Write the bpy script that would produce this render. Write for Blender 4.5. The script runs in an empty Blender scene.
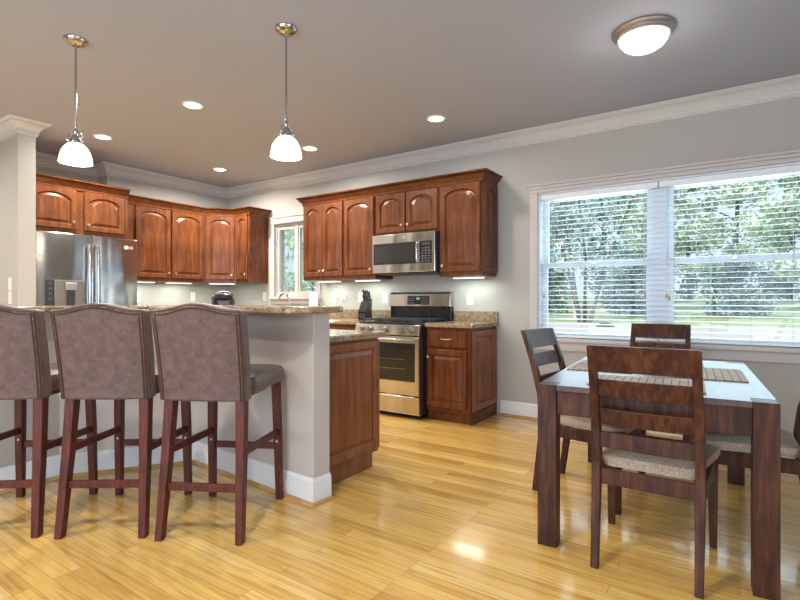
import bpy, bmesh, math, random
from mathutils import Vector, Matrix
random.seed(7)
SC = bpy.context.scene
COL = SC.collection
R = math.radians

# ------------------------------------------------------------------ camera, world, sun, large lights, exposure
cam = bpy.data.objects.new('camera', bpy.data.cameras.new('camera'))
COL.objects.link(cam)
cam.location = (0, 0, 1.13)
cam.rotation_euler = (R(90), 0, R(34.2))
cam.data.sensor_width = 36.0
cam.data.lens = 22.5
cam.data.clip_end = 400
SC.camera = cam

SC.view_settings.view_transform = 'Standard'
SC.view_settings.look = 'None'
SC.view_settings.gamma = 1
SC.view_settings.use_curve_mapping = False
SC.view_settings.exposure = 0.12

world = bpy.data.worlds.new('sky')
SC.world = world
world.use_nodes = True
wn = world.node_tree.nodes
wl = world.node_tree.links
wn.clear()
wo = wn.new('ShaderNodeOutputWorld')
wb = wn.new('ShaderNodeBackground')
wb.inputs['Color'].default_value = (0.68, 0.85, 1.0, 1)
wb.inputs['Strength'].default_value = 1.0
wl.new(wb.outputs[0], wo.inputs[0])

def light(name, kind, loc, rot, energy, color, size=None, size_y=None, spread=None, parent=None):
    d = bpy.data.lights.new(name, kind)
    d.energy = energy
    d.color = color
    if kind == 'AREA':
        if size_y:
            d.shape = 'RECTANGLE'; d.size = size; d.size_y = size_y
        else:
            d.shape = 'DISK'; d.size = size
        if spread: d.spread = spread
    elif kind == 'POINT':
        d.shadow_soft_size = size or 0.05
    o = bpy.data.objects.new(name, d)
    COL.objects.link(o)
    o.location = loc
    o.rotation_euler = rot
    if parent: o.parent = parent
    return o

sun = light('sun', 'SUN', (0, -20, 30), (R(42), 0, R(-25)), 3.8, (1, 0.95, 0.86))
sun.data.angle = R(6)
# daylight entering by the patio windows behind the camera and by the big dining window
light('patio_daylight', 'AREA', (-1.2, -2.75, 1.25), (R(90), 0, 0), 185, (0.63, 0.79, 1.0), 4.6, 1.9)
light('side_daylight', 'AREA', (2.75, 0.6, 1.35), (R(90), 0, R(90)), 50, (0.56, 0.75, 1.0), 2.6, 1.5)
light('dining_window_daylight', 'AREA', (-0.5, 5.3, 1.55), (R(-90), 0, 0), 40, (0.66, 0.86, 1.0), 2.2, 1.4)

# ------------------------------------------------------------------ materials
def newmat(name):
    m = bpy.data.materials.new(name)
    m.use_nodes = True
    n = m.node_tree.nodes
    b = n['Principled BSDF']
    return m, n, m.node_tree.links, b

def plain(name, col, rough=0.5, metal=0.0, spec=0.5, coat=0.0, emit=None, estr=0.0, var=0.06, scale=30, bump=0.0):
    m, n, l, b = newmat(name)
    b.inputs['Roughness'].default_value = rough
    b.inputs['Metallic'].default_value = metal
    b.inputs['Specular IOR Level'].default_value = spec
    b.inputs['Coat Weight'].default_value = coat
    b.inputs['Coat Roughness'].default_value = 0.08
    tc = n.new('ShaderNodeTexCoord')
    nz = n.new('ShaderNodeTexNoise')
    nz.inputs['Scale'].default_value = scale
    nz.inputs['Detail'].default_value = 3
    l.new(tc.outputs['Object'], nz.inputs['Vector'])
    mx = n.new('ShaderNodeMix'); mx.data_type = 'RGBA'
    mx.inputs['A'].default_value = tuple(c * (1 - var) for c in col) + (1,)
    mx.inputs['B'].default_value = tuple(min(1, c * (1 + var)) for c in col) + (1,)
    l.new(nz.outputs['Fac'], mx.inputs['Factor'])
    l.new(mx.outputs['Result'], b.inputs['Base Color'])
    if bump:
        bp = n.new('ShaderNodeBump')
        bp.inputs['Strength'].default_value = bump
        bp.inputs['Distance'].default_value = 0.002
        l.new(nz.outputs['Fac'], bp.inputs['Height'])
        l.new(bp.outputs['Normal'], b.inputs['Normal'])
    if emit:
        b.inputs['Emission Color'].default_value = emit + (1,)
        b.inputs['Emission Strength'].default_value = estr
    return m

def wood(name, dark, mid, lite, stretch=(14, 14, 1.2), rough=0.3, coat=0.35, scale=3.0, spec=0.22):
    m, n, l, b = newmat(name)
    tc = n.new('ShaderNodeTexCoord')
    mp = n.new('ShaderNodeMapping')
    mp.inputs['Scale'].default_value = stretch
    l.new(tc.outputs['Object'], mp.inputs['Vector'])
    nz = n.new('ShaderNodeTexNoise')
    nz.inputs['Scale'].default_value = scale
    nz.inputs['Detail'].default_value = 6
    nz.inputs['Distortion'].default_value = 0.6
    l.new(mp.outputs[0], nz.inputs['Vector'])
    n2 = n.new('ShaderNodeTexNoise')
    n2.inputs['Scale'].default_value = 5
    n2.inputs['Detail'].default_value = 3
    l.new(tc.outputs['Object'], n2.inputs['Vector'])
    ad = n.new('ShaderNodeMath'); ad.operation = 'MULTIPLY_ADD'
    ad.inputs[1].default_value = 0.45
    l.new(n2.outputs['Fac'], ad.inputs[0])
    l.new(nz.outputs['Fac'], ad.inputs[2])
    cr = n.new('ShaderNodeValToRGB')
    e = cr.color_ramp.elements
    e[0].position = 0.5; e[0].color = dark + (1,)
    e[1].position = 0.95; e[1].color = lite + (1,)
    k = e.new(0.72); k.color = mid + (1,)
    l.new(ad.outputs[0], cr.inputs['Fac'])
    l.new(cr.outputs[0], b.inputs['Base Color'])
    b.inputs['Roughness'].default_value = rough
    b.inputs['Coat Weight'].default_value = coat
    b.inputs['Coat Roughness'].default_value = 0.2
    b.inputs['Specular IOR Level'].default_value = spec
    return m

def floor_mat():
    m, n, l, b = newmat('oak_floor')
    tc = n.new('ShaderNodeTexCoord')
    br = n.new('ShaderNodeTexBrick')
    br.offset = 0.37; br.offset_frequency = 3
    br.inputs['Color1'].default_value = (0, 0, 0, 1)
    br.inputs['Color2'].default_value = (1, 1, 1, 1)
    br.inputs['Mortar'].default_value = (0.5, 0.5, 0.5, 1)
    br.inputs['Scale'].default_value = 1.0
    br.inputs['Mortar Size'].default_value = 0.0011
    br.inputs['Mortar Smooth'].default_value = 0.3
    br.inputs['Bias'].default_value = 0.0
    br.inputs['Brick Width'].default_value = 1.15
    br.inputs['Row Height'].default_value = 0.068
    l.new(tc.outputs['Object'], br.inputs['Vector'])
    # shift the grain plank by plank so that no two boards match
    sep = n.new('ShaderNodeSeparateColor')
    l.new(br.outputs['Color'], sep.inputs[0])
    cmb = n.new('ShaderNodeCombineXYZ')
    mu = n.new('ShaderNodeMath'); mu.operation = 'MULTIPLY'; mu.inputs[1].default_value = 37
    l.new(sep.outputs[0], mu.inputs[0])
    l.new(mu.outputs[0], cmb.inputs['Z'])
    va = n.new('ShaderNodeVectorMath'); va.operation = 'ADD'
    l.new(tc.outputs['Object'], va.inputs[0]); l.new(cmb.outputs[0], va.inputs[1])
    mp = n.new('ShaderNodeMapping'); mp.inputs['Scale'].default_value = (1.3, 26, 1)
    l.new(va.outputs[0], mp.inputs['Vector'])
    nz = n.new('ShaderNodeTexNoise')
    nz.inputs['Scale'].default_value = 1.5; nz.inputs['Detail'].default_value = 7; nz.inputs['Distortion'].default_value = 1.2
    l.new(mp.outputs[0], nz.inputs['Vector'])
    crp = n.new('ShaderNodeValToRGB')      # board tone
    e = crp.color_ramp.elements
    e[0].position = 0.0; e[0].color = (0.58, 0.31, 0.078, 1)
    e[1].position = 1.0; e[1].color = (0.84, 0.56, 0.19, 1)
    for p, c in ((0.25, (0.70, 0.42, 0.105, 1)), (0.55, (0.78, 0.49, 0.135, 1)), (0.8, (0.74, 0.45, 0.115, 1))):
        k = e.new(p); k.color = c
    l.new(sep.outputs[0], crp.inputs['Fac'])
    crg = n.new('ShaderNodeValToRGB')      # grain
    e = crg.color_ramp.elements
    e[0].position = 0.30; e[0].color = (0.50, 0.36, 0.22, 1)
    e[1].position = 0.55; e[1].color = (1, 1, 1, 1)
    l.new(nz.outputs['Fac'], crg.inputs['Fac'])
    mx = n.new('ShaderNodeMix'); mx.data_type = 'RGBA'; mx.blend_type = 'MULTIPLY'
    mx.inputs['Factor'].default_value = 0.6
    l.new(crp.outputs[0], mx.inputs['A']); l.new(crg.outputs[0], mx.inputs['B'])
    # dark joint lines
    m2 = n.new('ShaderNodeMix'); m2.data_type = 'RGBA'
    m2.inputs['B'].default_value = (0.20, 0.09, 0.03, 1)
    mf = n.new('ShaderNodeMath'); mf.operation = 'MULTIPLY'; mf.inputs[1].default_value = 0.8
    l.new(br.outputs['Fac'], mf.inputs[0])
    l.new(mf.outputs[0], m2.inputs['Factor'])
    l.new(mx.outputs['Result'], m2.inputs['A'])
    l.new(m2.outputs['Result'], b.inputs['Base Color'])
    bp = n.new('ShaderNodeBump'); bp.inputs['Strength'].default_value = 0.10; bp.inputs['Distance'].default_value = 0.002
    l.new(nz.outputs['Fac'], bp.inputs['Height']); l.new(bp.outputs[0], b.inputs['Normal'])
    b.inputs['Roughness'].default_value = 0.24
    b.inputs['Coat Weight'].default_value = 0.5
    b.inputs['Coat Roughness'].default_value = 0.09
    return m

def granite_mat():
    m, n, l, b = newmat('granite')
    tc = n.new('ShaderNodeTexCoord')
    vo = n.new('ShaderNodeTexVoronoi'); vo.inputs['Scale'].default_value = 150
    l.new(tc.outputs['Object'], vo.inputs['Vector'])
    sp = n.new('ShaderNodeSeparateColor'); l.new(vo.outputs['Color'], sp.inputs[0])
    nz = n.new('ShaderNodeTexNoise'); nz.inputs['Scale'].default_value = 22; nz.inputs['Detail'].default_value = 5
    l.new(tc.outputs['Object'], nz.inputs['Vector'])
    ad = n.new('ShaderNodeMath'); ad.operation = 'MULTIPLY_ADD'; ad.inputs[1].default_value = 0.55
    l.new(sp.outputs[0], ad.inputs[0]); l.new(nz.outputs['Fac'], ad.inputs[2])
    sb = n.new('ShaderNodeMath'); sb.operation = 'SUBTRACT'; sb.inputs[1].default_value = 0.25
    l.new(ad.outputs[0], sb.inputs[0])
    cr = n.new('ShaderNodeValToRGB')
    e = cr.color_ramp.elements
    e[0].position = 0.18; e[0].color = (0.07, 0.045, 0.032, 1)
    e[1].position = 0.9; e[1].color = (0.52, 0.42, 0.29, 1)
    for p, c in ((0.34, (0.23, 0.14, 0.085, 1)), (0.55, (0.37, 0.26, 0.15, 1)), (0.72, (0.31, 0.22, 0.135, 1))):
        k = e.new(p); k.color = c
    l.new(sb.outputs[0], cr.inputs['Fac'])
    l.new(cr.outputs[0], b.inputs['Base Color'])
    b.inputs['Roughness'].default_value = 0.12
    return m

def steel_mat():
    m, n, l, b = newmat('brushed_steel')
    tc = n.new('ShaderNodeTexCoord')
    mp = n.new('ShaderNodeMapping'); mp.inputs['Scale'].default_value = (1, 1, 180)
    l.new(tc.outputs['Object'], mp.inputs['Vector'])
    nz = n.new('ShaderNodeTexNoise'); nz.inputs['Scale'].default_value = 4; nz.inputs['Detail'].default_value = 4
    l.new(mp.outputs[0], nz.inputs['Vector'])
    mr = n.new('ShaderNodeMapRange')
    mr.inputs['To Min'].default_value = 0.11; mr.inputs['To Max'].default_value = 0.20
    mp2 = n.new('ShaderNodeMapping'); mp2.inputs['Scale'].default_value = (6, 6, 0.9)
    l.new(tc.outputs['Object'], mp2.inputs['Vector'])
    n2 = n.new('ShaderNodeTexNoise'); n2.inputs['Scale'].default_value = 1.0; n2.inputs['Detail'].default_value = 1
    l.new(mp2.outputs[0], n2.inputs['Vector'])
    bp = n.new('ShaderNodeBump'); bp.inputs['Strength'].default_value = 0.5; bp.inputs['Distance'].default_value = 0.02
    l.new(n2.outputs['Fac'], bp.inputs['Height']); l.new(bp.outputs[0], b.inputs['Normal'])
    l.new(nz.outputs['Fac'], mr.inputs['Value'])
    l.new(mr.outputs[0], b.inputs['Roughness'])
    b.inputs['Metallic'].default_value = 1
    b.inputs['Base Color'].default_value = (0.58, 0.555, 0.52, 1)
    return m

def fabric_mat(name, a, c, scale=260, rough=0.85):
    m, n, l, b = newmat(name)
    tc = n.new('ShaderNodeTexCoord')
    nz = n.new('ShaderNodeTexNoise'); nz.inputs['Scale'].default_value = scale; nz.inputs['Detail'].default_value = 2
    l.new(tc.outputs['Object'], nz.inputs['Vector'])
    cr = n.new('ShaderNodeValToRGB')
    cr.color_ramp.elements[0].position = 0.35; cr.color_ramp.elements[0].color = a + (1,)
    cr.color_ramp.elements[1].position = 0.65; cr.color_ramp.elements[1].color = c + (1,)
    l.new(nz.outputs['Fac'], cr.inputs['Fac'])
    l.new(cr.outputs[0], b.inputs['Base Color'])
    bp = n.new('ShaderNodeBump'); bp.inputs['Strength'].default_value = 0.4; bp.inputs['Distance'].default_value = 0.002
    l.new(nz.outputs['Fac'], bp.inputs['Height']); l.new(bp.outputs[0], b.inputs['Normal'])
    b.inputs['Roughness'].default_value = rough
    return m

def leather_mat():
    m, n, l, b = newmat('brown_leather')
    tc = n.new('ShaderNodeTexCoord')
    nz = n.new('ShaderNodeTexNoise'); nz.inputs['Scale'].default_value = 26; nz.inputs['Detail'].default_value = 9; nz.inputs['Roughness'].default_value = 0.7
    l.new(tc.outputs['Object'], nz.inputs['Vector'])
    vo = n.new('ShaderNodeTexVoronoi'); vo.inputs['Scale'].default_value = 190
    l.new(tc.outputs['Object'], vo.inputs['Vector'])
    cr = n.new('ShaderNodeValToRGB')
    cr.color_ramp.elements[0].position = 0.3; cr.color_ramp.elements[0].color = (0.043, 0.021, 0.018, 1)
    cr.color_ramp.elements[1].position = 0.75; cr.color_ramp.elements[1].color = (0.150, 0.080, 0.068, 1)
    l.new(nz.outputs['Fac'], cr.inputs['Fac'])
    l.new(cr.outputs[0], b.inputs['Base Color'])
    bp = n.new('ShaderNodeBump'); bp.inputs['Strength'].default_value = 0.35; bp.inputs['Distance'].default_value = 0.0015
    l.new(vo.outputs['Distance'], bp.inputs['Height']); l.new(bp.outputs[0], b.inputs['Normal'])
    b.inputs['Roughness'].default_value = 0.42
    b.inputs['Sheen Weight'].default_value = 0.15
    return m

def mat_mat():
    m, n, l, b = newmat('bamboo_mat')
    tc = n.new('ShaderNodeTexCoord')
    br = n.new('ShaderNodeTexBrick')
    br.offset = 0.0
    br.inputs['Color1'].default_value = (0.40, 0.24, 0.14, 1)
    br.inputs['Color2'].default_value = (0.52, 0.35, 0.23, 1)
    br.inputs['Mortar'].default_value = (0.075, 0.04, 0.022, 1)
    br.inputs['Scale'].default_value = 1
    br.inputs['Mortar Size'].default_value = 0.0028
    br.inputs['Brick Width'].default_value = 0.034
    br.inputs['Row Height'].default_value = 0.034
    l.new(tc.outputs['Object'], br.inputs['Vector'])
    l.new(br.outputs['Color'], b.inputs['Base Color'])
    b.inputs['Roughness'].default_value = 0.6
    return m

def glass_mat():
    m, n, l, b = newmat('window_glass')
    n.remove(b)
    out = [k for k in n if k.type == 'OUTPUT_MATERIAL'][0]
    tr = n.new('ShaderNodeBsdfTransparent'); tr.inputs[0].default_value = (0.97, 0.99, 1, 1)
    gl = n.new('ShaderNodeBsdfGlossy'); gl.inputs['Roughness'].default_value = 0.02
    mx = n.new('ShaderNodeMixShader'); mx.inputs[0].default_value = 0.015
    l.new(tr.outputs[0], mx.inputs[1]); l.new(gl.outputs[0], mx.inputs[2])
    l.new(mx.outputs[0], out.inputs['Surface'])
    return m

def leaf_mat(name, a, c):
    m, n, l, b = newmat(name)
    tc = n.new('ShaderNodeTexCoord')
    nz = n.new('ShaderNodeTexNoise'); nz.inputs['Scale'].default_value = 0.55; nz.inputs['Detail'].default_value = 4
    l.new(tc.outputs['Object'], nz.inputs['Vector'])
    cr = n.new('ShaderNodeValToRGB')
    cr.color_ramp.elements[0].position = 0.35; cr.color_ramp.elements[0].color = a + (1,)
    cr.color_ramp.elements[1].position = 0.65; cr.color_ramp.elements[1].color = c + (1,)
    l.new(nz.outputs['Fac'], cr.inputs['Fac'])
    l.new(cr.outputs[0], b.inputs['Base Color'])
    b.inputs['Roughness'].default_value = 0.6
    return m

M = {}
M['wall'] = plain('wall_paint', (0.445, 0.42, 0.38), 0.7, var=0.015, scale=3)
M['bar_paint'] = plain('bar_wall_paint', (0.53, 0.48, 0.44), 0.33, var=0.015, scale=3)
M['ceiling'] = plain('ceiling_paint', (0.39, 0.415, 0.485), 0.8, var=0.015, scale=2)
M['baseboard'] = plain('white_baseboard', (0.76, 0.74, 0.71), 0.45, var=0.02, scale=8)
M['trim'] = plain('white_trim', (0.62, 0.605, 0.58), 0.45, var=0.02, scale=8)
M['window_trim'] = plain('window_trim_backlit', (0.55, 0.50, 0.475), 0.45, var=0.02, scale=8)  # backlit dimness of the casings is put into this colour
M['sash'] = plain('white_sash', (0.74, 0.78, 0.84), 0.4, var=0.02)
M['blind'] = plain('white_blind', (0.86, 0.87, 0.88), 0.35, var=0.02)
M['floor'] = floor_mat()
M['shoe'] = wood('oak_shoe', (0.36, 0.17, 0.06), (0.52, 0.28, 0.10), (0.60, 0.36, 0.15), (2, 2, 2))
M['cherry'] = wood('cherry_cabinet', (0.075, 0.021, 0.0075), (0.120, 0.037, 0.0125), (0.170, 0.058, 0.020), (10, 10, 1.2), 0.30, 0.05)
M['cherry_end'] = wood('cherry_veneer', (0.17, 0.058, 0.024), (0.235, 0.086, 0.035), (0.30, 0.118, 0.050), (8, 8, 0.8), 0.34, 0.05)
M['stool_wood'] = wood('mahogany_leg', (0.046, 0.008, 0.005), (0.086, 0.016, 0.009), (0.13, 0.027, 0.014), (20, 20, 2), 0.40, 0.0)
M['dark_wood'] = wood('walnut_dining', (0.026, 0.009, 0.006), (0.062, 0.021, 0.011), (0.125, 0.043, 0.020), (14, 14, 1.6), 0.42, 0.0)
M['top_wood'] = wood('walnut_table_top', (0.045, 0.017, 0.012), (0.085, 0.032, 0.02), (0.12, 0.05, 0.032), (14, 1.4, 14), 0.32, 0.0, 3.0, 0.5)
M['granite'] = granite_mat()
M['steel'] = steel_mat()
M['chrome'] = plain('polished_nickel', (0.48, 0.475, 0.47), 0.18, 1.0, var=0.02)
M['nickel'] = plain('satin_nickel', (0.62, 0.56, 0.48), 0.3, 1.0, var=0.03)
M['pewter'] = plain('pewter_ring', (0.50, 0.48, 0.45), 0.42, 1.0, var=0.05)
M['knob_steel'] = plain('dark_knob_steel', (0.34, 0.33, 0.32), 0.3, 1.0, var=0.03)
M['recess'] = plain('dispenser_grey', (0.20, 0.185, 0.17), 0.35, 0.3)
M['black'] = plain('black_enamel', (0.014, 0.014, 0.016), 0.22, var=0.1)
M['iron'] = plain('cast_iron', (0.02, 0.02, 0.021), 0.55, var=0.2)
M['dark_glass'] = plain('oven_glass', (0.018, 0.014, 0.012), 0.07, var=0.1)
M['mw_glass'] = plain('microwave_glass', (0.03, 0.029, 0.028), 0.10, var=0.1)
M['charcoal'] = plain('charcoal_side', (0.03, 0.032, 0.04), 0.4, var=0.1)
M['plate'] = plain('white_plastic', (0.80, 0.79, 0.75), 0.35, var=0.02)
M['slot'] = plain('dark_slot', (0.05, 0.05, 0.05), 0.5)
M['opal'] = plain('opal_glass', (0.9, 0.88, 0.84), 0.25, emit=(1, 0.96, 0.90), estr=1.3, var=0.01)
M['lens'] = plain('lamp_lens', (0.9, 0.9, 0.88), 0.4, emit=(1, 0.96, 0.88), estr=6.0, var=0.01)
M['strip'] = plain('led_strip', (0.9, 0.9, 0.88), 0.4, emit=(0.92, 1.0, 0.94), estr=1.6, var=0.01)
M['lcd'] = plain('green_digits', (0.1, 0.3, 0.1), 0.4, emit=(0.35, 0.9, 0.35), estr=0.22, var=0.01)
M['key'] = plain('key_print', (0.13, 0.13, 0.14), 0.5)
M['leather'] = leather_mat()
M['piping'] = plain('dark_piping', (0.030, 0.014, 0.011), 0.4, var=0.1)
M['stud'] = plain('bronze_nailhead', (0.20, 0.11, 0.07), 0.35, 0.8, var=0.1)
M['seat_fabric'] = fabric_mat('tweed_seat', (0.25, 0.175, 0.115), (0.60, 0.46, 0.33))
M['mat'] = mat_mat()
M['glass'] = glass_mat()
M['card'] = plain('white_card', (0.78, 0.75, 0.70), 0.6)
M['tassel'] = plain('tassel_wood', (0.55, 0.36, 0.22), 0.5)
M['cord'] = plain('blind_cord', (0.62, 0.64, 0.66), 0.8)
M['lawn'] = leaf_mat('lawn_grass', (0.30, 0.37, 0.16), (0.50, 0.55, 0.30))
M['drive'] = plain('pale_gravel', (0.50, 0.48, 0.47), 0.9, var=0.12, scale=3)
M['bark'] = plain('tree_bark', (0.15, 0.14, 0.14), 0.9, var=0.3, scale=4)
M['leaf_yellow'] = leaf_mat('haze_pale_leaves', (0.36, 0.47, 0.36), (0.80, 0.88, 0.72))  # haze over the trees is put into the light leaf colours
M['leaf_blue'] = leaf_mat('haze_cool_leaves', (0.26, 0.38, 0.36), (0.60, 0.74, 0.70))  # same haze paleness mixed into the cooler leaves
M['leaf_dark'] = leaf_mat('dark_leaves', (0.09, 0.15, 0.13), (0.28, 0.38, 0.32))

# ------------------------------------------------------------------ mesh helpers
class MB:
    def __init__(self):
        self.bm = bmesh.new()
    def box(self, x0, x1, y0, y1, z0, z1, mtx=None):
        vs = [self.bm.verts.new((x, y, z)) for x in (x0, x1) for y in (y0, y1) for z in (z0, z1)]
        if mtx:
            for v in vs: v.co = mtx @ v.co
        for f in ((0, 1, 3, 2), (4, 6, 7, 5), (0, 4, 5, 1), (2, 3, 7, 6), (0, 2, 6, 4), (1, 5, 7, 3)):
            self.bm.faces.new([vs[i] for i in f])
        return self
    def loft(self, rings, cap=True, closed=True):
        vr = [[self.bm.verts.new(p) for p in r] for r in rings]
        n = len(vr[0])
        for a, b in zip(vr, vr[1:]):
            for i in range(n if closed else n - 1):
                j = (i + 1) % n
                self.bm.faces.new((a[i], a[j], b[j], b[i]))
        if cap:
            self.bm.faces.new(list(reversed(vr[0])))
            self.bm.faces.new(vr[-1])
        return self
    def bar(self, p, q, w, h, w2=None, h2=None, up=(0, 0, 1)):
        """square-section bar from p to q (w across, h along the up direction)"""
        p, q = Vector(p), Vector(q)
        d = (q - p).normalized()
        u = Vector(up)
        s = d.cross(u)
        if s.length < 1e-4: s = d.cross(Vector((0, 1, 0)))
        s.normalize(); u = s.cross(d).normalized()
        w2 = w if w2 is None else w2; h2 = h if h2 is None else h2
        r = []
        for c, a, b in ((p, w, h), (q, w2, h2)):
            r.append([c + s * a / 2 + u * b / 2, c - s * a / 2 + u * b / 2, c - s * a / 2 - u * b / 2, c + s * a / 2 - u * b / 2])
        return self.loft(r)
    def leg(self, pts):
        """upright square leg through horizontal sections (x, y, z, sx, sy)"""
        return self.loft([[(x - a / 2, y - b / 2, z), (x + a / 2, y - b / 2, z), (x + a / 2, y + b / 2, z), (x - a / 2, y + b / 2, z)] for x, y, z, a, b in pts])
    def tube(self, pts, r, n=10, cap=True):
        pts = [Vector(p) for p in pts]
        rr = r if isinstance(r, (list, tuple)) else [r] * len(pts)
        rings = []
        ref = None
        for i, p in enumerate(pts):
            a = pts[max(i - 1, 0)]; b = pts[min(i + 1, len(pts) - 1)]
            d = (b - a).normalized()
            if ref is None:
                ref = d.orthogonal().normalized()
            ref = (ref - d * ref.dot(d)).normalized()
            s = d.cross(ref)
            rings.append([p + (ref * math.cos(t) + s * math.sin(t)) * rr[i] for t in [2 * math.pi * k / n for k in range(n)]])
        return self.loft(rings, cap)
    def lathe(self, prof, n=24, c=(0, 0, 0), mtx=None):
        """profile of (radius, height) about z"""
        rings = []
        for r, z in prof:
            ring = [Vector((max(r, 1e-4) * math.cos(2 * math.pi * k / n), max(r, 1e-4) * math.sin(2 * math.pi * k / n), z)) for k in range(n)]
            if mtx: ring = [mtx @ p for p in ring]
            rings.append([p + Vector(c) for p in ring])
        return self.loft(rings)
    def prism(self, poly, z0, z1):
        return self.loft([[(x, y, z0) for x, y in poly], [(x, y, z1) for x, y in poly]])
    def sweep(self, path, prof, closed=False):
        """profile (out, z) swept along a plan path; out is to the right of travel"""
        offs = miter(path, closed)
        rings = [[(p[0] + m[0] * o, p[1] + m[1] * o, z) for o, z in prof] for p, m in zip(path, offs)]
        if closed: rings.append(rings[0])
        return self.loft(rings, cap=not closed)
    def sphere(self, c, r, seg=10, sc=(1, 1, 1)):
        prof = [(r * math.sin(math.pi * i / seg), -r * math.cos(math.pi * i / seg)) for i in range(seg + 1)]
        return self.lathe(prof, seg * 2, c, Matrix.Diagonal((sc[0], sc[1], sc[2])))
    def obj(self, name, mat, parent=None, bevel=0.0, smooth=False, seg=2, loc=None):
        bm = self.bm
        bmesh.ops.remove_doubles(bm, verts=bm.verts, dist=1e-5)
        bmesh.ops.recalc_face_normals(bm, faces=bm.faces)
        me = bpy.data.meshes.new(name)
        bm.to_mesh(me); bm.free()
        o = bpy.data.objects.new(name, me)
        COL.objects.link(o)
        me.materials.append(M[mat] if isinstance(mat, str) else mat)
        if smooth:
            for p in me.polygons: p.use_smooth = True
            me.set_sharp_from_angle(angle=R(38))
        if bevel:
            b = o.modifiers.new('bevel', 'BEVEL'); b.width = bevel; b.segments = seg
            b.limit_method = 'ANGLE'; b.angle_limit = R(40)
        if parent: o.parent = parent
        if loc: o.location = loc
        return o

def miter(path, closed=False):
    n = len(path); out = []
    for i in range(n):
        def nrm(a, b):
            dx, dy = b[0] - a[0], b[1] - a[1]; L = math.hypot(dx, dy)
            return (dy / L, -dx / L)
        if closed or 0 < i < n - 1:
            a = nrm(path[i - 1], path[i]); b = nrm(path[i], path[(i + 1) % n])
            sx, sy = a[0] + b[0], a[1] + b[1]
            k = 2 / (sx * sx + sy * sy)
            out.append((sx * k, sy * k))
        elif i == 0: out.append(nrm(path[0], path[1]))
        else: out.append(nrm(path[-2], path[-1]))
    return out

def offset(path, d):
    return [(p[0] + m[0] * d, p[1] + m[1] * d) for p, m in zip(path, miter(path))]

def thing(name, label, cat, loc=(0, 0, 0), rz=0.0, group=None):
    o = bpy.data.objects.new(name, None)
    o.empty_display_size = 0.1
    COL.objects.link(o)
    o.location = loc; o.rotation_euler = (0, 0, rz)
    return tag(o, label, cat, group)

def tag(o, label, cat, group=None):
    o['label'] = label; o['category'] = cat
    if group: o['group'] = group
    return o

def struct(o):
    o['kind'] = 'structure'
    return o

def copy_thing(root, label=None):
    c = root.copy(); COL.objects.link(c)
    for ch in list(root.children):
        d = ch.copy(); COL.objects.link(d); d.parent = c
        for g in list(ch.children):
            e = g.copy(); COL.objects.link(e); e.parent = d
    if label: c['label'] = label
    return c

def text_mesh(body, size, depth=0.0006):
    cu = bpy.data.curves.new('txt', 'FONT')
    cu.body = body; cu.size = size; cu.extrude = depth
    cu.align_x = 'CENTER'; cu.align_y = 'CENTER'
    t = bpy.data.objects.new('txt', cu); COL.objects.link(t)
    dg = bpy.context.evaluated_depsgraph_get()
    me = bpy.data.meshes.new_from_object(t.evaluated_get(dg))
    bpy.data.objects.remove(t); bpy.data.curves.remove(cu)
    return me

# ------------------------------------------------------------------ setting
CH = 2.74           # ceiling height
YW = 4.64           # window wall
XL = -6.20          # wall behind the upper cabinets on the left
XN = -6.40          # deeper wall behind the refrigerator
XR, YB = 2.60, -2.60
NY = 2.95           # where the left wall steps back behind the refrigerator

f = MB().box(XN - 0.3, XR + 0.3, YB - 0.3, YW + 0.2, -0.12, 0).obj('floor', 'floor'); struct(f)
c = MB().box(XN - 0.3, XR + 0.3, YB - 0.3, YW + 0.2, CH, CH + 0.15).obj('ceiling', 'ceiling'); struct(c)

K0, K1, KZ0, KZ1 = -5.205, -4.43, 1.18, 2.14       # kitchen window opening
D0, D1, DZ0, DZ1 = -1.575, 0.455, 0.775, 2.135    # dining window opening
wb_ = MB()
T = YW + 0.18
wb_.box(XN - 0.3, K0, YW, T, 0, CH); wb_.box(K0, K1, YW, T, 0, KZ0); wb_.box(K0, K1, YW, T, KZ1, CH)
wb_.box(K1, D0, YW, T, 0, CH); wb_.box(D0, D1, YW, T, 0, DZ0); wb_.box(D0, D1, YW, T, DZ1, CH); wb_.box(D1, XR + 0.3, YW, T, 0, CH)
struct(wb_.obj('wall_back', 'wall'))
struct(MB().box(XL - 0.16, XL, NY, YW, 0, CH).box(XN - 0.16, XN, YB, NY, 0, CH).box(XN, XL - 0.16, NY, NY + 0.1, 0, CH).obj('wall_left', 'wall'))
struct(MB().box(XN, -5.30, 1.765, 1.90, 0, CH).obj('wall_partition', 'wall'))
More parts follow.
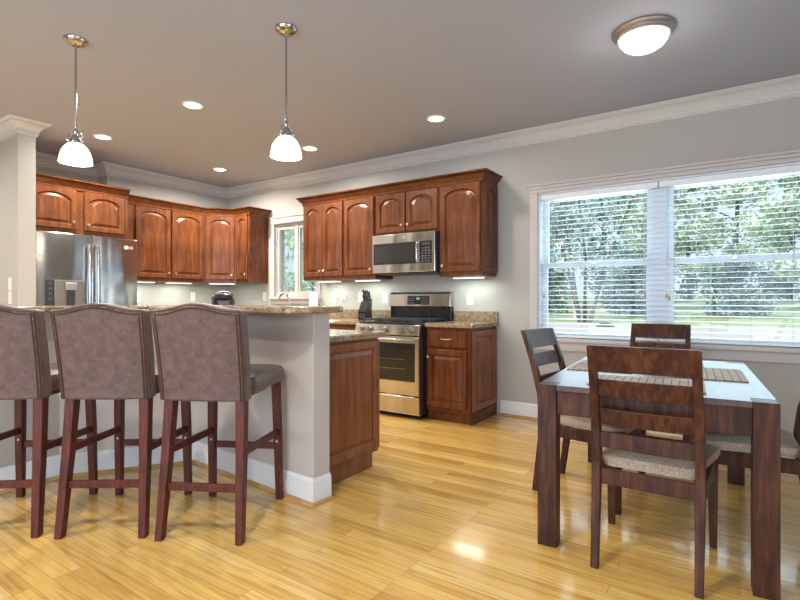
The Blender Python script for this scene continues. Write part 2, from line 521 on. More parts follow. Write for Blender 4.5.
# wall behind the camera with patio windows, right wall with a side window
wf = MB()
wf.box(XN - 0.3, -3.5, YB - 0.15, YB, 0, CH).box(-3.5, 1.1, YB - 0.15, YB, 2.2, CH).box(-3.5, 1.1, YB - 0.15, YB, 0, 0.3).box(1.1, XR + 0.3, YB - 0.15, YB, 0, CH)
struct(wf.obj('wall_front', 'wall'))
wr = MB()
wr.box(XR, XR + 0.15, YB, -0.7, 0, CH).box(XR, XR + 0.15, -0.7, 1.9, 0, 0.6).box(XR, XR + 0.15, -0.7, 1.9, 2.1, CH).box(XR, XR + 0.15, 1.9, YW, 0, CH)
struct(wr.obj('wall_right', 'wall'))
def rear_window(name, horizontal, a0, a1, z0, z1, pos, nb):
    b = MB()
    def seg(u0, u1, w0, w1):
        if horizontal: b.box(u0, u1, pos - 0.10, pos - 0.02, w0, w1)
        else: b.box(pos + 0.02, pos + 0.10, u0, u1, w0, w1)
    seg(a0, a1, z0, z0 + 0.06); seg(a0, a1, z1 - 0.06, z1)
    for i in range(nb + 1):
        x = a0 + (a1 - a0) * i / nb
        x = min(max(x, a0 + 0.04), a1 - 0.04)
        seg(x - 0.04, x + 0.04, z0 + 0.06, z1 - 0.06)
    o = b.obj(name, 'sash', bevel=0.004); struct(o)
rear_window('window_3', True, -3.5, 1.1, 0.3, 2.2, YB, 3)
rear_window('window_4', False, -0.7, 1.9, 0.6, 2.1, XR, 2)

# crown moulding of the room
CP = [(0, CH - 0.130), (0.010, CH - 0.130), (0.014, CH - 0.122), (0.010, CH - 0.114), (0.018, CH - 0.110), (0.022, CH - 0.098), (0.015, CH - 0.090), (0.024, CH - 0.080), (0.038, CH - 0.058), (0.058, CH - 0.042), (0.070, CH - 0.036), (0.066, CH - 0.027), (0.082, CH - 0.024), (0.090, CH - 0.014), (0.100, CH - 0.012), (0.100, CH - 0.002), (0, CH - 0.002)]
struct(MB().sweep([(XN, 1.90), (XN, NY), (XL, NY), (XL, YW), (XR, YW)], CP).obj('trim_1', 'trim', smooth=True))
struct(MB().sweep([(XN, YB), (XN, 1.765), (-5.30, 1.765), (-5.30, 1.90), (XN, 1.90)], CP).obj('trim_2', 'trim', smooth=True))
BP = [(0, 0.001), (0.014, 0.001), (0.014, 0.105), (0.011, 0.112), (0.013, 0.12), (0.008, 0.132), (0.003, 0.145), (0, 0.145)]
SP = [(0.0145, 0.001), (0.032, 0.001), (0.031, 0.010), (0.025, 0.018), (0.0145, 0.020)]
struct(MB().sweep([(-1.95, YW), (XR, YW)], BP).obj('baseboard_back', 'baseboard', smooth=True))
struct(MB().sweep([(-1.95, YW), (XR, YW)], SP).obj('trim_3', 'shoe', smooth=True))
struct(MB().sweep([(XN, 1.765), (-5.30, 1.765), (-5.30, 1.90)], BP).obj('baseboard_partition', 'baseboard', smooth=True))

# half wall that carries the bar
BARW = [(-3.585, 0.45), (-3.585, 1.415), (-3.14, 2.085), (-1.945, 2.012)]
bw = list(BARW); bk = offset(BARW, -0.125)
struct(MB().prism(bw + bk[::-1], 0, 1.058).obj('wall_bar', 'bar_paint', bevel=0.003))
bp_path = bw + [bk[-1]]
struct(MB().sweep(bp_path, BP).obj('baseboard_bar', 'baseboard', smooth=True))
struct(MB().sweep(bp_path, SP).obj('trim_4', 'shoe', smooth=True))

# ---- kitchen window (pair of casements)
w1 = MB()
y0, y1 = YW - 0.022, YW - 0.001
w1.box(K0 - 0.065, K0 + 0.005, y0, y1, 1.16, KZ1 + 0.01).box(K1 - 0.005, K1 + 0.075, y0, y1, 1.16, KZ1 + 0.01)
w1.box(K0 - 0.07, K1 + 0.075, y0 - 0.004, y1, KZ1 + 0.0101, KZ1 + 0.085).box(K0 - 0.08, K1 + 0.085, y0 - 0.02, y1, KZ1 + 0.0851, KZ1 + 0.10)
w1.box(K0 - 0.065, K1 + 0.065, y0, y1, 1.075, 1.139)
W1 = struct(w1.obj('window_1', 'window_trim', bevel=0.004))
MB().box(K0 - 0.08, K1 + 0.09, YW - 0.06, YW + 0.028, 1.14, 1.159).obj('window_stool', 'window_trim', W1, bevel=0.005)
fr = MB()
yy0, yy1 = YW + 0.03, YW + 0.09
fr.box(K0, K0 + 0.018, yy0, yy1, KZ0, KZ1).box(K1 - 0.018, K1, yy0, yy1, KZ0, KZ1).box(K0 + 0.018, K1 - 0.018, yy0, yy1, KZ0, KZ0 + 0.025).box(K0 + 0.018, K1 - 0.018, yy0, yy1, KZ1 - 0.018, KZ1)
km = (K0 + K1) / 2
fr.box(km - 0.025, km + 0.025, yy0, yy1, KZ0 + 0.025, KZ1 - 0.018)
fr.obj('window_frame', 'window_trim', W1, bevel=0.003)
for a, b_ in ((K0 + 0.018, km - 0.025), (km + 0.025, K1 - 0.018)):
    s = MB()
    for p, q, u, v in ((a, a + 0.026, KZ0 + 0.025, KZ1 - 0.018), (b_ - 0.026, b_, KZ0 + 0.025, KZ1 - 0.018), (a + 0.026, b_ - 0.026, KZ0 + 0.025, KZ0 + 0.06), (a + 0.026, b_ - 0.026, KZ1 - 0.065, KZ1 - 0.018)):
        s.box(p + 0.001, q - 0.001, yy0 + 0.012, yy1 - 0.01, u, v)
    so = s.obj('sash', 'window_trim', W1, bevel=0.003)
    MB().box(a + 0.018, b_ - 0.018, yy0 + 0.018, yy0 + 0.034, KZ0 + 0.055, KZ1 - 0.06).obj('pane', 'glass', so)
    MB().bar(((a + b_) / 2, yy0 - 0.004, KZ0 + 0.04), ((a + b_) / 2 + 0.05, yy0 - 0.02, KZ0 + 0.055), 0.012, 0.008).obj('crank_handle', 'nickel', W1, bevel=0.002)

# ---- dining window (two double-hung units)
w2 = MB()
w2.box(D0 - 0.075, D0, y0, y1, DZ0, DZ1).box(D1, D1 + 0.075, y0, y1, DZ0, DZ1)
w2.box(D0 - 0.085, D1 + 0.085, y0 - 0.002, y1, DZ1, DZ1 + 0.035).box(D0 - 0.09, D1 + 0.09, y0 - 0.012, y1, DZ1 + 0.0351, DZ1 + 0.062).box(D0 - 0.10, D1 + 0.10, y0 - 0.024, y1, DZ1 + 0.0621, DZ1 + 0.085)
w2.box(D0 - 0.075, D1 + 0.075, y0, y1, 0.665, 0.745)
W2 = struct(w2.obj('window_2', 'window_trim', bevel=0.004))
MB().box(D0 - 0.11, D1 + 0.11, YW - 0.055, YW - 0.0005, 0.7455, 0.7745).box(D0, D1, YW - 0.001, YW + 0.16, 0.7455, 0.7745 + 0.004).obj('window_stool', 'window_trim', W2, bevel=0.005)
DM = -0.56
jb = MB()
jb.box(D0, D0 + 0.016, YW, YW + 0.17, DZ0 + 0.006, DZ1).box(D1 - 0.016, D1, YW, YW + 0.17, DZ0 + 0.006, DZ1).box(D0 + 0.016, D1 - 0.016, YW, YW + 0.17, DZ1 - 0.016, DZ1)
jb.box(DM - 0.055, DM + 0.055, YW + 0.072, YW + 0.17, DZ0 + 0.006, DZ1 - 0.016)
jb.obj('jamb', 'sash', W2, bevel=0.002)
for a, b_ in ((D0 + 0.016, DM - 0.055), (DM + 0.055, D1 - 0.016)):
    for lo, hi, ya in ((DZ0 + 0.006, 1.475, YW + 0.078), (1.435, DZ1 - 0.016, YW + 0.118)):
        s = MB(); e = 0.045
        s.box(a, a + e, ya, ya + 0.035, lo, hi).box(b_ - e, b_, ya, ya + 0.035, lo, hi).box(a + e, b_ - e, ya, ya + 0.035, lo, lo + 0.045).box(a + e, b_ - e, ya, ya + 0.035, hi - 0.045, hi)
        so = s.obj('sash', 'sash', W2, bevel=0.003)
        MB().box(a + e - 0.004, b_ - e + 0.004, ya + 0.015, ya + 0.019, lo + 0.04, hi - 0.04).obj('pane', 'glass', so)
    MB().box((a + b_) / 2 - 0.02, (a + b_) / 2 + 0.02, YW + 0.06, YW + 0.077, 1.45, 1.475).obj('sash_lock', 'nickel', W2, bevel=0.003)

# ---- blinds
def blind(x0, x1, label, tassels):
    t = thing('window_blind', label, 'blind', ((x0 + x1) / 2, YW + 0.036, DZ0 + 0.006), 0, 'white slatted blinds of the dining window')
    w = (x1 - x0) / 2
    top = DZ1 - 0.018 - DZ0 - 0.006
    MB().box(-w, w, -0.028, 0.028, top - 0.05, top).obj('head_rail', 'blind', t, bevel=0.003)
    s = MB(); z = 0.045; k = 0
    while z < top - 0.06:
        tl = 0.0022
        s.loft([[(-w, -0.025, z - tl), (-w, 0, z + 0.002), (-w, 0.025, z + tl), (-w, 0.025, z + tl - 0.0028), (-w, 0, z - 0.0008), (-w, -0.025, z - tl - 0.0028)],
                [(w, -0.025, z - tl), (w, 0, z + 0.002), (w, 0.025, z + tl), (w, 0.025, z + tl - 0.0028), (w, 0, z - 0.0008), (w, -0.025, z - tl - 0.0028)]])
        z += 0.0435
    s.obj('slats', 'blind', t)
    MB().box(-w, w, -0.026, 0.026, 0.004, 0.024).obj('bottom_rail', 'blind', t, bevel=0.004)
    n = 4
    for i in range(n):
        x = -w + 0.11 + (2 * w - 0.22) * i / (n - 1)
        MB().tube([(x, -0.027, 0.02), (x, -0.027, top - 0.04)], 0.0013, 5).tube([(x, 0.027, 0.02), (x, 0.027, top - 0.04)], 0.0013, 5).obj('ladder_cord', 'cord', t)
    for x, zl in tassels:
        c_ = MB().tube([(x, -0.033, zl), (x, -0.033, top - 0.03)], 0.0012, 5).obj('pull_cord', 'cord', t)
        MB().lathe([(0.002, 0.035), (0.006, 0.03), (0.009, 0.012), (0.010, 0.0), (0.007, -0.004), (0, -0.004)], 10, (x, -0.033, zl)).obj('tassel', 'tassel', c_, smooth=True)
    return t
blind(D0 + 0.018, DM - 0.003, 'white slatted blind over the left half of the dining window', ((-0.46, 0.37), (-0.18, 0.33), (0.40, 0.37)))
blind(DM + 0.003, D1 - 0.018, 'white slatted blind over the right half of the dining window', ((-0.42, 0.35), (-0.44, 0.37)))

# ------------------------------------------------------------------ cabinets
def door_rings(w, h, st, rise):
    """raised-panel door, local x across from 0, z up, front towards -y"""
    N = 12
    zb, wx = st, w / 2 - st
    zs = h - st - rise
    def ring(d, y):
        pts = [(-wx + d, y, zb + d), (wx - d, y, zb + d), (wx - d, y, zs - d)]
        for i in range(1, N):
            t = 1 - 2 * i / N
            pts.append((t * (wx - d), y, zs - d + rise * math.sqrt(max(0, 1 - 0.92 * t * t)) - rise * math.sqrt(0.08) * (t * t)))
        pts.append((-wx + d, y, zs - d))
        return [(x + w / 2, y_, z) for x, y_, z in pts]
    def outer(i_, y):
        a = w / 2 - i_
        pts = [(-a, y, i_), (a, y, i_), (a, y, h - i_)]
        for i in range(1, N):
            t = 1 - 2 * i / N
            pts.append((t * a, y, h - i_))
        pts.append((-a, y, h - i_))
        return [(x + w / 2, y_, z) for x, y_, z in pts]
    return [outer(0, 0.0), outer(0, -0.015), outer(0.005, -0.020), ring(-0.004, -0.020), ring(0.002, -0.014), ring(0.005, -0.005), ring(0.010, -0.005), ring(0.034, -0.0155), ring(0.037, -0.0175)]

def door(parent, x0, x1, z0, z1, arch=True, knob=None, mat='cherry', st=0.050, name='door', y=-0.0025, rise=None):
    w, h = x1 - x0, z1 - z0
    if w < 0.27: st = min(st, 0.045)
    rs = (min(0.055, (w - 2 * st) * 0.30) if rise is None else rise) if arch else 0.0
    b = MB().loft(door_rings(w, h, st, rs))
    o = b.obj(name, mat, parent)
    o.location = (x0, y, z0)
    if knob:
        kx, kz = knob
        MB().lathe([(0.004, 0.0), (0.005, 0.012), (0.013, 0.018), (0.015, 0.024), (0.010, 0.030), (0, 0.031)], 14, (0, 0, 0), Matrix.Rotation(R(90), 3, 'X')).obj('knob', 'nickel', o, smooth=True, loc=(kx - x0, -0.0195, kz - z0))
    return o

def cabinet(label, loc, rz, W, Dp, H, doors, cat='cabinet', name='wall_cabinet', group=None, mat='cherry', toe=0.0):
    t = thing(name, label, cat, loc, rz, group)
    b = MB()
    if toe:
        b.box(0.0, W, 0, Dp, toe, H).box(0.002, W - 0.002, 0.05, Dp, 0.001, toe)
    else:
        b.box(0, W, 0, Dp, 0, H)
    b.obj('body', mat, t, bevel=0.002)
    for d in doors: door(t, **d)
    return t

G1 = 'cherry wall cabinets'
zb, zt = 1.362, 2.262       # wall cabinets
FY = 4.31
KZ = 0.10                   # knob height above the body bottom
dz = dict(z0=0.04, z1=0.882)
# over the range wall
ca = cabinet('cherry wall cabinet with two narrow arched doors right of the kitchen window', (-4.325, FY, zb), 0, 0.633, 0.325, zt - zb,
             [dict(x0=0.012, x1=0.314, knob=(0.285, KZ), **dz), dict(x0=0.318, x1=0.622, knob=(0.345, KZ), **dz)], group=G1)
cb = cabinet('cherry wall cabinet with one arched door left of the microwave', (-3.690, FY, zb), 0, 0.444, 0.325, zt - zb,
             [dict(x0=0.015, x1=0.425, knob=(0.398, KZ), **dz)], group=G1)
cm = cabinet('short cherry wall cabinet with two doors above the microwave', (-3.244, FY, 1.815), 0, 0.786, 0.325, zt - 1.815,
             [dict(x0=0.018, x1=0.388, knob=(0.358, 0.09), z0=0.022, z1=0.428), dict(x0=0.402, x1=0.772, knob=(0.432, 0.09), z0=0.022, z1=0.428)], group=G1)
cc = cabinet('cherry wall cabinet with one arched door right of the microwave', (-2.456, FY, zb), 0, 0.462, 0.325, zt - zb,
             [dict(x0=0.018, x1=0.445, knob=(0.050, KZ), **dz)], group=G1)
p = MB().loft(door_rings(0.30, 0.85, 0.05, 0.05)).obj('side_panel', 'cherry', cc)
p.location = (0.4625, 0.012, 0.035); p.rotation_euler = (0, 0, R(90))
# narrow cabinet between the corner and the window
cn = cabinet('narrow cherry wall cabinet with one slim door left of the kitchen window', (-5.588, FY, zb), 0, 0.268, 0.325, zt - zb,
             [dict(x0=0.022, x1=0.246, knob=(0.222, KZ), **dz)], group=G1)
# diagonal corner cabinet
dc = thing('wall_cabinet', 'cherry diagonal corner wall cabinet above the coffee maker', 'cabinet', (-5.875, 4.025, zb), R(45), G1)
L = math.hypot(0.285, 0.285)
b = MB()
inv = Matrix.Rotation(R(-45), 3, 'Z')
poly = []
for x, y in ((-5.875, 4.025), (-5.590, 4.31), (-5.590, 4.635), (-6.195, 4.635), (-6.195, 4.025)):
    v = inv @ Vector((x + 5.875, y - 4.025, 0)); poly.append((v.x, v.y))
b.prism(poly, 0, zt - zb).obj('body', 'cherry', dc, bevel=0.002)
door(dc, 0.025, L - 0.02, dz['z0'], dz['z1'], knob=(L - 0.055, KZ))
# pair on the left wall
cl = cabinet('cherry wall cabinet with two arched doors right of the refrigerator', (-5.875, 2.885, zb), R(90), 1.138, 0.323, zt - zb,
             [dict(x0=0.222, x1=0.655, knob=(0.622, KZ), **dz), dict(x0=0.678, x1=1.118, knob=(0.712, KZ), **dz)], group=G1)
cf = cabinet('short cherry cabinet with two doors above the refrigerator', (-5.60, 1.915, 1.800), R(90), 0.966, 0.79, zt - 1.80,
             [dict(x0=0.03, x1=0.445, knob=(0.412, 0.115), z0=0.045, z1=0.445), dict(x0=0.515, x1=0.925, knob=(0.548, 0.105), z0=0.045, z1=0.445)], group=G1)

# cherry crown on top of the cabinets
cz = zt - 0.012
CC = [(0.0006, cz), (0.012, cz), (0.014, cz + 0.012), (0.008, cz + 0.016), (0.014, cz + 0.032), (0.034, cz + 0.050), (0.046, cz + 0.068), (0.040, cz + 0.072), (0.056, cz + 0.076), (0.066, cz + 0.084), (0.062, cz + 0.088), (0.066, cz + 0.096), (0.0006, cz + 0.096)]
o = MB().sweep([(-4.325, 4.634), (-4.325, FY), (-1.994, FY), (-1.994, 4.634)], CC).obj('cabinet_crown', 'cherry', smooth=True)
tag(o, 'cherry crown moulding along the cabinets above the range', 'moulding', 'cherry cabinet crowns')
o = MB().sweep([(-5.60, 1.915), (-5.60, 2.8805)], CC).sweep([(-5.875, 2.881), (-5.875, 4.025), (-5.590, 4.31), (-5.32, 4.31), (-5.32, 4.634)], CC).obj('cabinet_crown', 'cherry', smooth=True)
tag(o, 'cherry crown moulding along the cabinets from the refrigerator to the corner', 'moulding', 'cherry cabinet crowns')

# light strips below the wall cabinets
def strip(x, y, ln, rz, label):
    t = thing('under_cabinet_light', label, 'light', (x, y, zb - 0.020), rz, 'under-cabinet light bars')
    MB().box(-ln / 2, ln / 2, -0.045, 0.045, 0.006, 0.019).obj('housing', 'plate', t, bevel=0.002)
    MB().box(-ln / 2 + 0.01, ln / 2 - 0.01, -0.038, 0.038, 0.0005, 0.0055).obj('lens', 'strip', t)
    light('strip_light', 'AREA', (0, 0, -0.004), (0, 0, 0), 1.9 * ln / 0.3, (0.82, 1.0, 0.93), ln, 0.07, parent=t)
strip(-4.05, 4.46, 0.32, 0, 'white light bar under the two narrow cabinet doors')
strip(-3.47, 4.46, 0.32, 0, 'white light bar under the cabinet left of the microwave')
strip(-2.21, 4.46, 0.32, 0, 'white light bar under the cabinet right of the microwave')
strip(-6.02, 3.25, 0.34, R(90), 'white light bar under the cabinet beside the refrigerator')
strip(-6.02, 3.75, 0.34, R(90), 'white light bar under the left wall cabinet near the corner')
strip(-5.80, 4.25, 0.34, R(45), 'white light bar under the diagonal corner cabinet')

# ---- base cabinets
bcab = cabinet('cherry base cabinet with drawer and door right of the range', (-2.456, 4.06, 0), 0, 0.456, 0.575, 0.874,
               [dict(x0=0.018, x1=0.428, z0=0.135, z1=0.668, arch=False, knob=(0.040, 0.600))], name='base_cabinet', toe=0.10)
dr = MB().loft([[(0, 0, 0), (0.41, 0, 0), (0.41, 0, 0.150), (0, 0, 0.150)], [(0, -0.014, 0), (0.41, -0.014, 0), (0.41, -0.014, 0.150), (0, -0.014, 0.150)], [(0.008, -0.02, 0.008), (0.402, -0.02, 0.008), (0.402, -0.02, 0.142), (0.008, -0.02, 0.142)]]).obj('drawer', 'cherry', bcab)
dr.location = (0.018, -0.0005, 0.695)
MB().tube([(0.155, -0.02, 0.078), (0.158, -0.040, 0.076), (0.185, -0.047, 0.073), (0.235, -0.047, 0.073), (0.262, -0.040, 0.076), (0.265, -0.02, 0.078)], 0.0055, 8).obj('pull', 'nickel', dr, smooth=True)
p = MB().loft(door_rings(0.52, 0.735, 0.06, 0.0)).obj('side_panel', 'cherry_end', bcab)
p.location = (0.4565, 0.03, 0.115); p.rotation_euler = (0, 0, R(90))
MB().box(0.4565, 0.468, 0.001, 0.57, 0.001, 0.105).box(0.001, 0.456, 0.035, 0.0499, 0.001, 0.099).obj('toe_board', 'cherry', bcab, bevel=0.002)

bl = cabinet('cherry base cabinet left of the range behind the bar', (-4.10, 4.03, 0), 0, 0.855, 0.605, 0.874,
             [dict(x0=0.01, x1=0.42, z0=0.135, z1=0.66, arch=False, knob=(0.39, 0.6)), dict(x0=0.43, x1=0.85, z0=0.135, z1=0.66, arch=False, knob=(0.46, 0.6))], name='base_cabinet', toe=0.10)
for x in (0.01, 0.43):
    d_ = MB().box(0, 0.415, -0.02, 0, 0, 0.15).obj('drawer', 'cherry', bl, bevel=0.005)
    d_.location = (x, -0.0005, 0.69)
bs = cabinet('cherry sink base cabinet below the kitchen window', (-5.585, 4.03, 0), 0, 1.48, 0.605, 0.874,
             [dict(x0=0.02 + 0.365 * i, x1=0.375 + 0.365 * i, z0=0.135, z1=0.84, arch=False) for i in range(4)], name='base_cabinet', toe=0.10)
bf = cabinet('cherry base cabinet between the refrigerator and the corner', (-5.595, 2.885, 0), R(90), 1.14, 0.60, 0.874,
             [dict(x0=0.02 + 0.37 * i, x1=0.38 + 0.37 * i, z0=0.135, z1=0.84, arch=False) for i in range(3)], name='base_cabinet', toe=0.10)

# granite tops
def slab(label, poly, z0, z1, name='countertop', bev=0.008):
    o = MB().prism(poly, z0, z1).obj(name, 'granite', bevel=bev, seg=3)
    return tag(o, label, 'countertop')
CT0, CT1 = 0.875, 0.913
s_ = thing('countertop', 'speckled granite countertop on the base cabinet right of the range', 'countertop', (-2.20, 4.30, CT0))
MB().prism([(-0.262, -0.268), (0.234, -0.268), (0.234, 0.335), (-0.262, 0.335)], 0, CT1 - CT0).obj('slab', 'granite', s_, bevel=0.008, seg=3)
MB().box(-0.262, 0.225, 0.313, 0.334, CT1 - CT0 + 0.0005, 0.140).obj('backsplash', 'granite', s_, bevel=0.003)
s_ = thing('countertop', 'long granite countertop running from the range round the corner to the refrigerator', 'countertop', (-3.24, 4.30, CT0))
MB().prism([(0.003, -0.30), (0.003, 0.335), (-2.955, 0.335), (-2.955, -1.415), (-2.32, -1.415), (-2.32, -0.30)], 0, CT1 - CT0).obj('slab', 'granite', s_, bevel=0.008, seg=3)
MB().box(-2.93, 0.003, 0.313, 0.334, CT1 - CT0 + 0.0005, 0.140).obj('backsplash', 'granite', s_, bevel=0.003)

# peninsula cabinet with end panel and low granite top
pn = thing('peninsula_cabinet', 'cherry peninsula cabinet with a large raised end panel behind the bar wall', 'cabinet', (-2.052, 2.165, 0), R(90))
MB().box(0.045, 0.585, 0.0, 0.84, 0.10, 0.874).box(0.045, 0.53, 0.006, 0.84, 0.001, 0.0995).obj('body', 'cherry_end', pn, bevel=0.002)
p = MB().loft(door_rings(0.575, 0.735, 0.055, 0.0)).obj('end_panel', 'cherry_end', pn); p.location = (0.006, -0.0005, 0.125)
for i in range(2):
    d_ = MB().loft(door_rings(0.39, 0.70, 0.055, 0.0)).obj('door', 'cherry', pn)
    d_.location = (0.5855, 0.41 + 0.41 * i, 0.14); d_.rotation_euler = (0, 0, R(90))
    d_.rotation_euler = (0, 0, R(90))
    MB().sphere((0.33, -0.032, 0.62), 0.014).obj('knob', 'nickel', d_, smooth=True)
for d_ in [k for k in pn.children if k.name.startswith('door')]:
    d_.location.y -= 0.40
slab('low granite countertop of the peninsula behind the raised bar', [(-2.015, 2.150), (-2.015, 2.80), (-2.91, 2.80), (-2.91, 2.205)], CT0, CT1)

# raised bar top with rounded end
fr_ = offset(BARW, 0.25); bk_ = offset(BARW, -0.17)
ex = -1.835
A = fr_[:3]
yf = lambda x: fr_[2][1] + (fr_[3][1] - fr_[2][1]) * (x - fr_[2][0]) / (fr_[3][0] - fr_[2][0])
yb = lambda x: bk_[2][1] + (bk_[3][1] - bk_[2][1]) * (x - bk_[2][0]) / (bk_[3][0] - bk_[2][0])
poly = list(A)
r1, r2 = 0.20, 0.07
for i in range(9):
    t = R(-90 + 90 * i / 8)
    poly.append((ex - r1 + r1 * math.cos(t), yf(ex - r1) + r1 + r1 * math.sin(t)))
for i in range(6):
    t = R(90 * i / 5)
    poly.append((ex - r2 + r2 * math.cos(t), yb(ex - r2) - r2 + r2 * math.sin(t)))
poly += [bk_[2], bk_[1], bk_[0]]
o = MB().prism(poly, 1.059, 1.094).obj('countertop', 'granite', bevel=0.010, seg=3)
tag(o, 'raised granite bar top with a rounded end above the stools', 'countertop')

# ------------------------------------------------------------------ refrigerator
fg = thing('refrigerator', 'stainless steel french door refrigerator below the short cabinets', 'refrigerator', (-5.425, 1.930, 0), R(90))
FW = 0.950
MB().box(0.004, FW - 0.004, 0.03, 0.74, 0.02, 1.765).obj('body', 'charcoal', fg, bevel=0.006)
def curved_door(x0, x1, z0, z1, bulge, xc, half):
    rings = []
    n = 10
    f_ = lambda x: -0.035 - bulge * (1 - ((x - xc) / half) ** 2)
    front = [(x0 + (x1 - x0) * i / n) for i in range(n + 1)]
    for z in (z0, z1):
        rings.append([(x, f_(x), z) for x in front] + [(x1, 0.026, z), (x0, 0.026, z)])
    return MB().loft(rings)
hw = FW / 2
dl = curved_door(0.003, hw - 0.003, 0.71, 1.775, 0.028, hw, hw).obj('door', 'steel', fg, bevel=0.006, smooth=True)
drr = curved_door(hw + 0.003, FW - 0.003, 0.71, 1.775, 0.028, hw, hw).obj('door', 'steel', fg, bevel=0.006, smooth=True)
curved_door(0.003, FW - 0.003, 0.06, 0.70, 0.028, hw, hw).obj('freezer_drawer', 'steel', fg, bevel=0.006, smooth=True)
for d_, x in ((dl, hw - 0.04), (drr, hw + 0.04)):
    MB().tube([(x, -0.058, 1.66), (x, -0.085, 1.675), (x, -0.108, 1.655), (x, -0.116, 1.45), (x, -0.118, 1.20), (x, -0.112, 0.95), (x, -0.10, 0.80), (x, -0.06, 0.79)], [0.012, 0.014, 0.016, 0.017, 0.017, 0.017, 0.015, 0.012], 12).obj('handle', 'chrome', d_, smooth=True)
MB().tube([(0.15, -0.06, 0.64), (0.16, -0.105, 0.64), (hw, -0.115, 0.64), (FW - 0.16, -0.105, 0.64), (FW - 0.15, -0.06, 0.64)], 0.015, 12).obj('drawer_handle', 'chrome', fg, smooth=True)
ds = MB()
ds.box(0.078, 0.138, -0.0645, -0.050, 0.92, 1.325).obj('control_panel', 'charcoal', fg, bevel=0.004)
MB().box(0.143, 0.155, -0.066, -0.05, 0.92, 1.325).box(0.405, 0.417, -0.066, -0.05, 0.92, 1.325).box(0.155, 0.405, -0.066, -0.05, 1.313, 1.325).obj('dispenser_trim', 'steel', fg, bevel=0.002)
MB().box(0.156, 0.404, -0.0645, -0.05, 0.92, 1.3125).obj('dispenser_recess', 'recess', fg)
MB().box(0.232, 0.332, -0.090, -0.065, 1.225, 1.300).obj('dispenser_spout', 'nickel', fg, bevel=0.008)
MB().box(0.248, 0.316, -0.082, -0.065, 1.03, 1.2245).obj('dispenser_paddle', 'charcoal', fg, bevel=0.006)
k = MB()
for i in range(4): k.box(0.098, 0.118, -0.0655, -0.0646, 1.285 - 0.05 * i, 1.296 - 0.05 * i)
k.obj('control_marks', 'key', fg)
lg = bpy.data.objects.new('logo', text_mesh('LG', 0.042)); COL.objects.link(lg)
lg.data.materials.append(M['plate']); lg.parent = fg; lg.location = (0.868, -0.0505, 1.685); lg.rotation_euler = (R(90), 0, 0)
MB().lathe([(0.0, 0.0), (0.019, 0.0), (0.019, 0.002), (0.0, 0.002)], 20, (0, 0, 0), Matrix.Rotation(R(90), 3, 'X')).obj('logo_badge', 'plate', fg, loc=(0.818, -0.0515, 1.685))

# ------------------------------------------------------------------ microwave over the range
mw = thing('microwave', 'stainless over-the-range microwave between the cherry cabinets', 'microwave', (-3.236, 4.262, 1.400))
MWW, MWH = 0.770, 0.412
MB().box(0, MWW, 0.0, 0.372, 0.0, MWH).obj('body', 'charcoal', mw, bevel=0.004)
md = MB().loft([[(0.0, -0.0005, 0.012), (MWW, -0.0005, 0.012), (MWW, -0.0005, MWH), (0.0, -0.0005, MWH)], [(0.0, -0.026, 0.012), (MWW, -0.026, 0.012), (MWW, -0.026, MWH), (0.0, -0.026, MWH)]]).obj('door', 'steel', mw, bevel=0.005)
MB().box(0.018, 0.560, -0.0285, -0.0262, 0.098, 0.318).obj('window_border', 'black', md, bevel=0.001)
MB().box(0.045, 0.520, -0.0300, -0.0286, 0.118, 0.292).obj('window', 'mw_glass', md, bevel=0.0005)
MB().box(0.597, 0.735, -0.0285, -0.0262, 0.098, 0.318).obj('control_panel', 'black', md, bevel=0.001)
k = MB()
for i in range(3):
    for j in range(6):
        x, z = 0.618 + 0.037 * i, 0.112 + 0.026 * j
        k.box(x, x + 0.022, -0.0292, -0.0286, z, z + 0.011)
k.obj('keypad', 'key', md)
MB().box(0.618, 0.715, -0.0292, -0.0286, 0.276, 0.302).obj('display', 'charcoal', md)
MB().tube([(0.579, -0.026, 0.31), (0.579, -0.055, 0.302), (0.579, -0.062, 0.27), (0.579, -0.062, 0.14), (0.579, -0.055, 0.108), (0.579, -0.026, 0.10)], 0.011, 10).obj('handle', 'chrome', md, smooth=True)
def badge(par, x, y, z, r, extra_rot=None):
    o = MB().lathe([(0.0, 0.0), (r, 0.0), (r, 0.0015), (r * 0.86, 0.002), (r * 0.82, 0.0013), (0.0, 0.0013)], 20, (0, 0, 0), Matrix.Rotation(R(90), 3, 'X')).obj('logo_badge', 'nickel', par, loc=(x, y, z))
    g = bpy.data.objects.new('logo', text_mesh('GE', r * 1.1, 0.0004)); COL.objects.link(g)
    g.data.materials.append(M['slot']); g.parent = par; g.location = (x, y - 0.002, z); g.rotation_euler = (R(90), 0, 0)
badge(md, 0.400, -0.0262, 0.368, 0.015)
v = MB()
for i in range(9): v.box(0.05 + 0.078 * i, 0.10 + 0.078 * i, -0.02, 0.03, -0.004, -0.0005)
v.obj('vent_grille', 'slot', mw)

